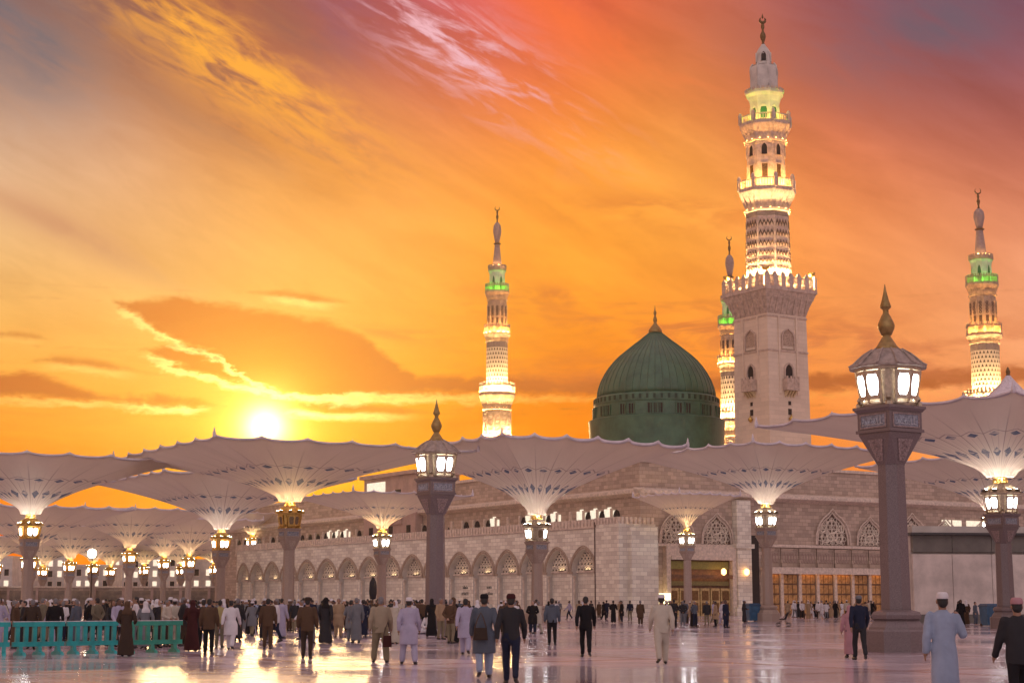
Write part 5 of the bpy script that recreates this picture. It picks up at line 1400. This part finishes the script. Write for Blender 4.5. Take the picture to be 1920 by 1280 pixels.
def pm(kind, pose):
    k = (kind, pose)
    if k not in PM:
        j = POSES[pose]; sd = len(PM)
        PM[k] = {'body': lambda: body_mesh(j), 'shirt': lambda: shirt_mesh(j, .86, 1.04, False, sd), 'tee': lambda: shirt_mesh(j, .88, 1.04, True, sd), 'vest': lambda: shirt_mesh(j, .84, 1.06, False, sd, 1.08, True),
                 'kameez': lambda: shirt_mesh(j, .52, 1.46, False, sd, 1.06), 'jacket': lambda: shirt_mesh(j, .78, 1.14, False, sd, 1.12), 'trousers': lambda: trousers_mesh(j, 1.0, sd), 'baggy': lambda: trousers_mesh(j, 1.28, sd),
                 'robe': lambda: robe_mesh(j, sd), 'abaya': lambda: robe_mesh(j, sd, .04, .26), 'shoes': lambda: shoes_mesh(j)}[kind]()
    return PM[k]
HEADG = {'hair': hair_mesh(0), 'cap': cap_mesh(0), 'scarf': scarf_mesh(0)}
def cloth(name, c): return plain('cloth_' + name, c, .85, var=.10, scale=3, bump=.3, bscale=14, spec=.2)
CL = {k: cloth(k, v) for k, v in dict(white=(.60, .57, .58), cream=(.46, .41, .33), beige=(.30, .245, .17), olive=(.145, .125, .085), khaki=(.20, .165, .105), brown=(.085, .050, .030), dark_brown=(.045, .030, .022), black=(.012, .011, .013),
      charcoal=(.028, .027, .030), grey=(.15, .155, .165), slate=(.085, .10, .125), navy=(.016, .020, .040), lavender=(.36, .33, .43), pale_blue=(.27, .32, .42), maroon=(.05, .014, .014), orange=(.34, .10, .03), yellow=(.33, .27, .12), green=(.05, .10, .05), pink=(.38, .20, .22), tan=(.33, .23, .14)).items()}
SKINS = [plain('skin_tone', (.27, .145, .09), .55, var=.08), plain('skin_tone_dark', (.12, .062, .04), .55, var=.08), plain('skin_tone_light', (.40, .24, .165), .55, var=.08)]
HAIRM = plain('dark_hair', (.013, .011, .010), .6, var=.3, scale=30, bump=.4, bscale=60); HAIRG = plain('grey_hair', (.16, .15, .15), .6, var=.3, scale=30, bump=.4, bscale=60)
SHOE = plain('dark_leather', (.018, .015, .014), .5)
def mobj(name, me, mat, parent):
    o = bpy.data.objects.new(name, me); COL.objects.link(o); o.parent = parent
    if not me.materials: me.materials.append(mat)
    o.material_slots[0].link = 'OBJECT'; o.material_slots[0].material = mat
    return o
PART = {'kameez': 'long_shirt', 'tee': 'shirt', 'vest': 'hooded_top', 'jacket': 'jacket', 'baggy': 'trousers', 'abaya': 'robe'}
def person(x, y, label, pose='stand', top='shirt', topc='grey', bot='trousers', botc='navy', head='hair', headc=None, skin=0, h=1.72, rz=0., group=None, shoes=True):
    t = thing('person', label, 'person', (x, y, 0), rz, group); s = h / 1.74; t.scale = (s * 1.04, s * 1.04, s)
    mobj('body', pm('body', pose), SKINS[skin], t)
    if bot: mobj('trousers', pm(bot, pose), CL[botc], t)
    mobj(PART.get(top, top), pm(top, pose), CL[topc], t)
    if shoes: mobj('shoes', pm('shoes', pose), SHOE, t)
    if head in ('cap', 'greycap'):
        mobj('hair', HEADG['hair'], HAIRM, t)
        c = mobj('cap', HEADG['cap'], CL[headc or 'white'], t)
    elif head == 'scarf': mobj('headscarf', HEADG['scarf'], CL[headc or 'black'], t)
    elif head == 'hair': mobj('hair', HEADG['hair'], HAIRG if headc == 'grey' else HAIRM, t)
    return t
def near(px, D, label, **k):
    x = Gx(px, D); return person(x, D, label, rz=k.pop('rz', -math.atan2(x, D) * 0), **k)
near(1767, 24.6, 'man in a blue-grey long robe and white skullcap, large at the lower right', pose='reach', top='robe', topc='pale_blue', bot='trousers', botc='pale_blue', head='cap', headc='white', h=1.72)
near(1906, 23.6, 'man in black jacket and pinkish cap cut off by the right edge', pose='turn', top='jacket', topc='charcoal', botc='black', head='cap', headc='pink', h=1.64)
near(1610, 47, 'man in dark navy sweater, jeans and grey cap left of the nearest lamp post', pose='walk', topc='navy', botc='charcoal', head='cap', headc='grey', h=1.76)
near(1592, 49, 'person in pink partly hidden behind the man in the grey cap', pose='stand', top='robe', topc='pink', head='scarf', headc='pink', h=1.5)
near(1240, 44, 'man in cream jacket, cream trousers and white cap walking on the open marble', pose='turn', top='jacket', topc='cream', botc='cream', head='cap', headc='white', h=1.78, bot='baggy')
near(1098, 49.5, 'man dressed all in black walking alone in the middle of the plaza', pose='walk', topc='black', botc='black', h=1.76)
near(1035, 63, 'man in grey-green hooded vest and dark trousers, small beside the umbrella plinth', pose='stand', top='vest', topc='slate', botc='black', h=1.74)
near(958, 33, 'man in dark grey sweater, navy trousers and maroon cap at the bottom edge', pose='walk', topc='charcoal', botc='navy', head='cap', headc='maroon', h=1.74)
near(908, 36, 'man in slate shirt over loose pale blue trousers with black cap', pose='turn', top='kameez', topc='slate', bot='baggy', botc='pale_blue', head='cap', headc='black', h=1.75)
near(873, 52, 'person in lavender long shirt walking behind the man in the black cap', pose='walk', top='kameez', topc='lavender', bot='baggy', botc='lavender', head='hair', h=1.70)
near(767, 44, 'man in white long shirt and baggy white trousers striding, legs apart', pose='wide', top='kameez', topc='lavender', bot='baggy', botc='lavender', head='cap', headc='white', h=1.70)
near(714, 45, 'heavy man in plain beige shirt and olive-beige trousers seen from behind', pose='wide', top='jacket', topc='beige', bot='baggy', botc='khaki', head='hair', headc='grey', h=1.74)
near(577, 48.5, 'man in brown jacket and dark brown trousers standing apart below the unlit lantern', pose='stand', top='jacket', topc='brown', botc='dark_brown', head='cap', headc='dark_brown', h=1.72)
near(503, 58, 'man in brown with an orange scarf on his shoulders', pose='stand', top='jacket', topc='brown', botc='brown', head='hair', h=1.72)
near(393, 52, 'man in tan-brown jacket and dark trousers at the right end of the barrier', pose='stand', top='jacket', topc='brown', botc='black', head='hair', h=1.70)
near(362, 55.5, 'woman in long dark maroon robe and scarf next to the barrier end', pose='folded', top='abaya', topc='maroon', bot=None, head='scarf', headc='maroon', h=1.66)
near(434, 57, 'man in white clothes with a belt near the barrier end', pose='walk', top='kameez', topc='white', bot='baggy', botc='white', head='hair', h=1.66)
near(413, 60, 'person in olive and yellow behind the man in the tan-brown jacket', pose='stand', top='shirt', topc='yellow', botc='olive', head='hair', h=1.66)
near(239, 50.3, 'hooded person in brown robe standing in front of the barrier', pose='folded', top='abaya', topc='dark_brown', bot=None, head='scarf', headc='brown', h=1.62)
near(382, 57, 'person in black jacket behind the group at the barrier end', pose='stand', top='jacket', topc='charcoal', botc='black', head='hair', h=1.68)
# seated figure in white at the foot of the middle lamp post
def seated():
    bm = bmesh.new()
    ell(bm, (0, 0, .17), (.30, .30, .17)); cap(bm, (0, -.05, .2), .20, (0, .06, .62), .15); cap(bm, (-.17, .05, .6), .07, (-.26, .18, .34), .06); cap(bm, (.17, .05, .6), .07, (.26, .18, .34), .06)
    cap(bm, (-.26, .18, .34), .06, (-.06, .36, .26), .05); cap(bm, (.26, .18, .34), .06, (.06, .36, .26), .05); cap(bm, (-.1, .1, .16), .11, (-.34, .34, .14), .10); cap(bm, (.1, .1, .16), .11, (.34, .34, .14), .10)
    robe = fuse('robe', bm, .02, 3, .6, .012)
    bm = bmesh.new()
    ell(bm, (0, .13, .91), (.074, .092, .105)); cap(bm, (0, .06, .66), .07, (0, .12, .84), .055); cap(bm, (-.06, .36, .26), .04, (.02, .42, .24), .03); cap(bm, (.06, .36, .26), .04, (-.02, .42, .24), .03); cap(bm, (0, .22, .9), .012, (0, .245, .88), .016); cap(bm, (0, 0, .2), .12, (0, .06, .62), .1)
    body = fuse('body', bm, .012, 2, .4)
    bm = bmesh.new(); ell(bm, (0, .115, .93), (.09, .105, .11)); tubez(bm, [(0, .04, .55, .19, .15), (0, .06, .68, .15, .12), (0, .09, .82, .09, .09)]); sc = fuse('headscarf', bm, .018, 3, .6, .008)
    return body, robe, sc
SB_ = seated()
for px, D, rz, lb, c in ((806, 84.5, 2.9, 'person in white robe sitting on the marble at the foot of the middle lamp post', 'white'), (790, 86, 3.6, 'person in lavender robe sitting beside the one in white by the lamp post', 'lavender')):
    t = thing('person', lb, 'person', (Gx(px, D), D, 0), rz); t.scale = (1.25, 1.25, 1.25)
    mobj('body', SB_[0], SKINS[0], t); mobj('robe', SB_[1], CL[c], t); mobj('headscarf', SB_[2], CL[c], t)

# things the walkers carry or push
def bag(px, D, z, rz, label, c, w=.30, h=.26):
    t = thing('shoulder_bag', label, 'bag', (Gx(px, D), D, z), rz)
    part('pouch', MB().frustum(-w/2, -.06, w/2, .06, 0, .86, h).frustum(-w*.44, -.075, w*.44, -.055, .02, .9, h * .55), c, t)
    part('strap', MB().tube([(-w * .42, 0, h), (-w * .2, -.02, h + .2), (.0, -.03, h + .32), (w * .2, -.02, h + .2), (w * .42, 0, h)], .014, 6), DARKMET, t)
bag(901, 35.75, .80, .2, 'dark pouch slung at the hip of the man in the black cap', CL['dark_brown'])
bag(727, 44.7, .42, .0, 'small maroon bag hanging beside the heavy man in beige', CL['maroon'], .24, .3)
def pushchair(px, D, rz, label):
    t = thing('pushchair', label, 'pushchair', (Gx(px, D), D, 0), rz)
    for s in (-1, 1):
        part('side_frame', MB().tube([(s * .24, -.48, 1.02), (s * .24, -.30, .86), (s * .24, .34, .16)], .016, 6).tube([(s * .24, -.34, .16), (s * .24, .10, .56)], .016, 6), DARKMET, t)
        for y in (-.34, .34):
            part('wheel', MB().tube([(s * .24, y + .11 * math.cos(a), .12 + .11 * math.sin(a)) for a in [q * PI / 6 for q in range(12)]], .022, 6, True), SHOE, t)
    part('handle', MB().tube([(-.24, -.48, 1.02), (.24, -.48, 1.02)], .02, 6), SHOE, t)
    part('seat', MB().box(-.22, -.12, .44, .22, .22, .50).bar((0, -.12, .46), (0, -.32, .92), .44, .05, up=(0, 1, 0)), CL['charcoal'], t)
pushchair(1468, 112, 1.2, 'dark folding pushchair on the open marble before the gold doors')

# ---- the crowd: every one a person of his own
KINDS = [('shirt', 'trousers'), ('kameez', 'baggy'), ('robe', 'trousers'), ('jacket', 'trousers'), ('abaya', None), ('kameez', 'baggy'), ('robe', 'trousers')]
TOPC = ['black', 'brown', 'charcoal', 'white', 'white', 'cream', 'grey', 'slate', 'navy', 'brown', 'charcoal', 'black', 'lavender', 'tan', 'olive', 'pale_blue', 'white', 'dark_brown', 'lavender', 'grey']
BOTC = ['navy', 'black', 'charcoal', 'khaki', 'grey', 'dark_brown']
WHAT = {'shirt': 'shirt', 'kameez': 'long shirt', 'robe': 'long robe', 'jacket': 'jacket', 'abaya': 'full-length robe'}
taken = []; USED = set()
def crowd(n, pxa, pxb, Da, Db, where, seed, rowwise=False, sep=.55, pow_=1.0, pal=None, kinds=None):
    r = random.Random(seed); made = 0; tries = 0
    while made < n and tries < n * 40:
        tries += 1
        D = Da + (Db - Da) * r.random() ** pow_; px = r.uniform(pxa, pxb); x = Gx(px, D)
        if any((x - a) ** 2 + (D - b) ** 2 < sep * sep for a, b in taken): continue
        if any((x - a) ** 2 + (D - b) ** 2 < 1.6 for a, b in POSTS): continue
        top, bot = r.choice(kinds or KINDS); tc = r.choice(pal or TOPC); bc = tc if top in ('kameez', 'robe') and r.random() < .75 else r.choice(BOTC)
        if top == 'abaya': hd, hc, tc = 'scarf', r.choice(['black', 'black', 'brown', 'white', 'tan']), r.choice(['black', 'black', 'charcoal', 'brown', 'grey', 'cream'])
        else:
            hd, hc = r.choice([('hair', None), ('hair', None), ('cap', 'white'), ('scarf', 'white'), ('hair', 'grey')])
            if hd == 'scarf' and top != 'robe': hd, hc = 'cap', 'white'
        pose = r.choice(['stand', 'walk', 'turn', 'stand', 'folded', 'wide', 'behind'])
        hw = {'hair': 'bare head', 'cap': 'white cap', 'scarf': (hc or '') .replace('_', ' ') + ' headscarf'}[hd]
        if hc == 'grey': hw = 'grey hair'
        act = {'stand': 'standing', 'walk': 'walking', 'turn': 'stepping', 'folded': 'waiting', 'wide': 'striding', 'behind': 'pausing'}[pose]
        lb = 'person in %s %s%s, %s, %s %s' % (tc.replace('_', ' '), WHAT[top], (', ' + bc.replace('_', ' ') + ' trousers') if top in ('shirt', 'jacket') else '', hw, act, where)
        if lb in USED and tries < n * 36: continue
        USED.add(lb); taken.append((x, D)); made += 1
        person(x, D, lb, pose, top, tc, bot, bc, hd, hc, r.choice([0, 0, 1, 2]), 1.70 + r.uniform(-.09, .08), r.uniform(-PI, PI) if r.random() < .7 else r.uniform(-.5, .5), 'people in the crowd ' + where, shoes=D < 110)
POSTS = [(o.location.x, o.location.y) for o in COL.objects if o.parent is None and o.name.split('.')[0] in ('plaza_umbrella', 'street_lamp')]
crowd(46, -10, 350, 57, 74, 'behind the turquoise barrier', 1, sep=.6)
crowd(52, -10, 480, 74, 108, 'in the far left crowd', 2, sep=.6)
crowd(20, 440, 860, 62, 80, 'left of middle lamp post', 3, sep=.7)
crowd(46, 440, 820, 82, 130, 'before the arcade', 4, sep=.7)
crowd(22, 825, 1010, 72, 125, 'right of middle lamp post', 5, sep=.7)
crowd(14, 1010, 1165, 125, 165, 'by the arcade end', 6, sep=.8)
crowd(24, 1165, 1400, 105, 150, 'before the portal', 7, sep=.8)
crowd(30, 1462, 1640, 150, 182, 'along the gold doors', 8, sep=.6, pal=['white', 'white', 'cream', 'black', 'charcoal', 'tan', 'grey', 'white'])
crowd(4, 1694, 1712, 115, 150, 'beside the hoarding edge', 9, sep=.6)
crowd(6, 1780, 1850, 116, 122, 'before the grey hoarding', 10, sep=.7, pal=['grey', 'charcoal', 'slate', 'black'])
# the mass of heads behind the counted ones reads as one crowd
def far_crowd():
    r = random.Random(21); cols = ['white', 'cream', 'charcoal', 'navy', 'brown', 'grey', 'maroon', 'tan', 'black', 'lavender']
    mb = MB(); mi = []
    def put(M, m, k):
        n0 = len(mb.f); mb.add([M @ Vector(v) for v in m.v], m.f); mi.extend([k] * (len(mb.f) - n0))
    robe = MB().lathe([(.20, .02), (.21, .3), (.17, .8), (.17, 1.05), (.20, 1.3), (.19, 1.4), (.08, 1.5)], 10)
    for s in (-1, 1): robe.tube([(s * .2, 0, 1.38), (s * .27, .02, 1.1), (s * .25, .1, .86)], [.06, .06, .045], 6)
    head = MB().lathe([(.02, 1.46), (.055, 1.5), (.075, 1.58), (.082, 1.64), (.075, 1.7), (.05, 1.74)], 8)
    hair = MB().lathe([(.09, 1.63), (.088, 1.7), (.06, 1.76), (.02, 1.775)], 8)
    pts = []
    for i in range(150):
        D = r.uniform(96, 150); px = r.uniform(-20, 840); x = Gx(px, D)
        if any((x - a) ** 2 + (D - b) ** 2 < 1.8 for a, b in POSTS) or any((x - a) ** 2 + (D - b) ** 2 < .4 for a, b in taken): continue
        taken.append((x, D)); s = r.uniform(.92, 1.04)
        M = Matrix.Translation((x, D, 0)) @ Rz(r.uniform(-3, 3)) @ Matrix.Diagonal((s * 1.05, s * .85, s, 1))
        k = r.randrange(len(cols)); put(M, robe, k); put(M, head, len(cols)); put(M, hair, len(cols) + (1 if r.random() < .6 else 2))
    o = part('distant_crowd', mb, CL[cols[0]], None); me = o.data
    for c in cols[1:]: me.materials.append(CL[c])
    for m in (SKINS[0], HAIRM, CL['white']): me.materials.append(m)
    me.polygons.foreach_set('material_index', mi)
    o['kind'] = 'stuff'; o['label'] = 'dense distant crowd packed behind the nearer people at left'
far_crowd()
for i, (px, s) in enumerate(((604, 26), (613, 22), (652, 40), (672, 38), (884, 18), (920, 22), (1062, 6), (1090, 4))):
    p = K + B_ * line_hit(K, B_, px) - A_ * 3.6
    t = person(p.x, p.y, 'dark small figure on the terrace above the arcade, %s' % ['leftmost', 'second from the left', 'third from the left', 'fourth from the left', 'left of two near the lamp post', 'right of two near the lamp post', 'left of two by the corner', 'right of two by the corner'][i],
               'stand', 'robe', ['black', 'charcoal', 'navy', 'black'][i % 4], None, 'black', 'hair', None, 0, 1.72, rnd.uniform(-3, 3), 'people on the terrace', False)
    t.location.z = ZT - .3

# ------------------------------------------------------------------ thin haze volume added for a glow round the sun
hz_ = MB().box(-330, -12, -1.2, 330, 470, 118)
hm_ = bpy.data.materials.new('added_glow_haze'); hm_.use_nodes = True; ht = hm_.node_tree; ht.nodes.clear()
pv = ht.nodes.new('ShaderNodeVolumePrincipled'); pv.inputs['Color'].default_value = (1, .86, .70, 1); pv.inputs['Density'].default_value = .00009; pv.inputs['Anisotropy'].default_value = .9
ho = ht.nodes.new('ShaderNodeOutputMaterial'); ht.links.new(pv.outputs[0], ho.inputs['Volume'])
hb = part('haze', hz_, hm_, None); hb['kind'] = 'stuff'; hb['label'] = 'thin golden haze added over the plaza for the sun glow'
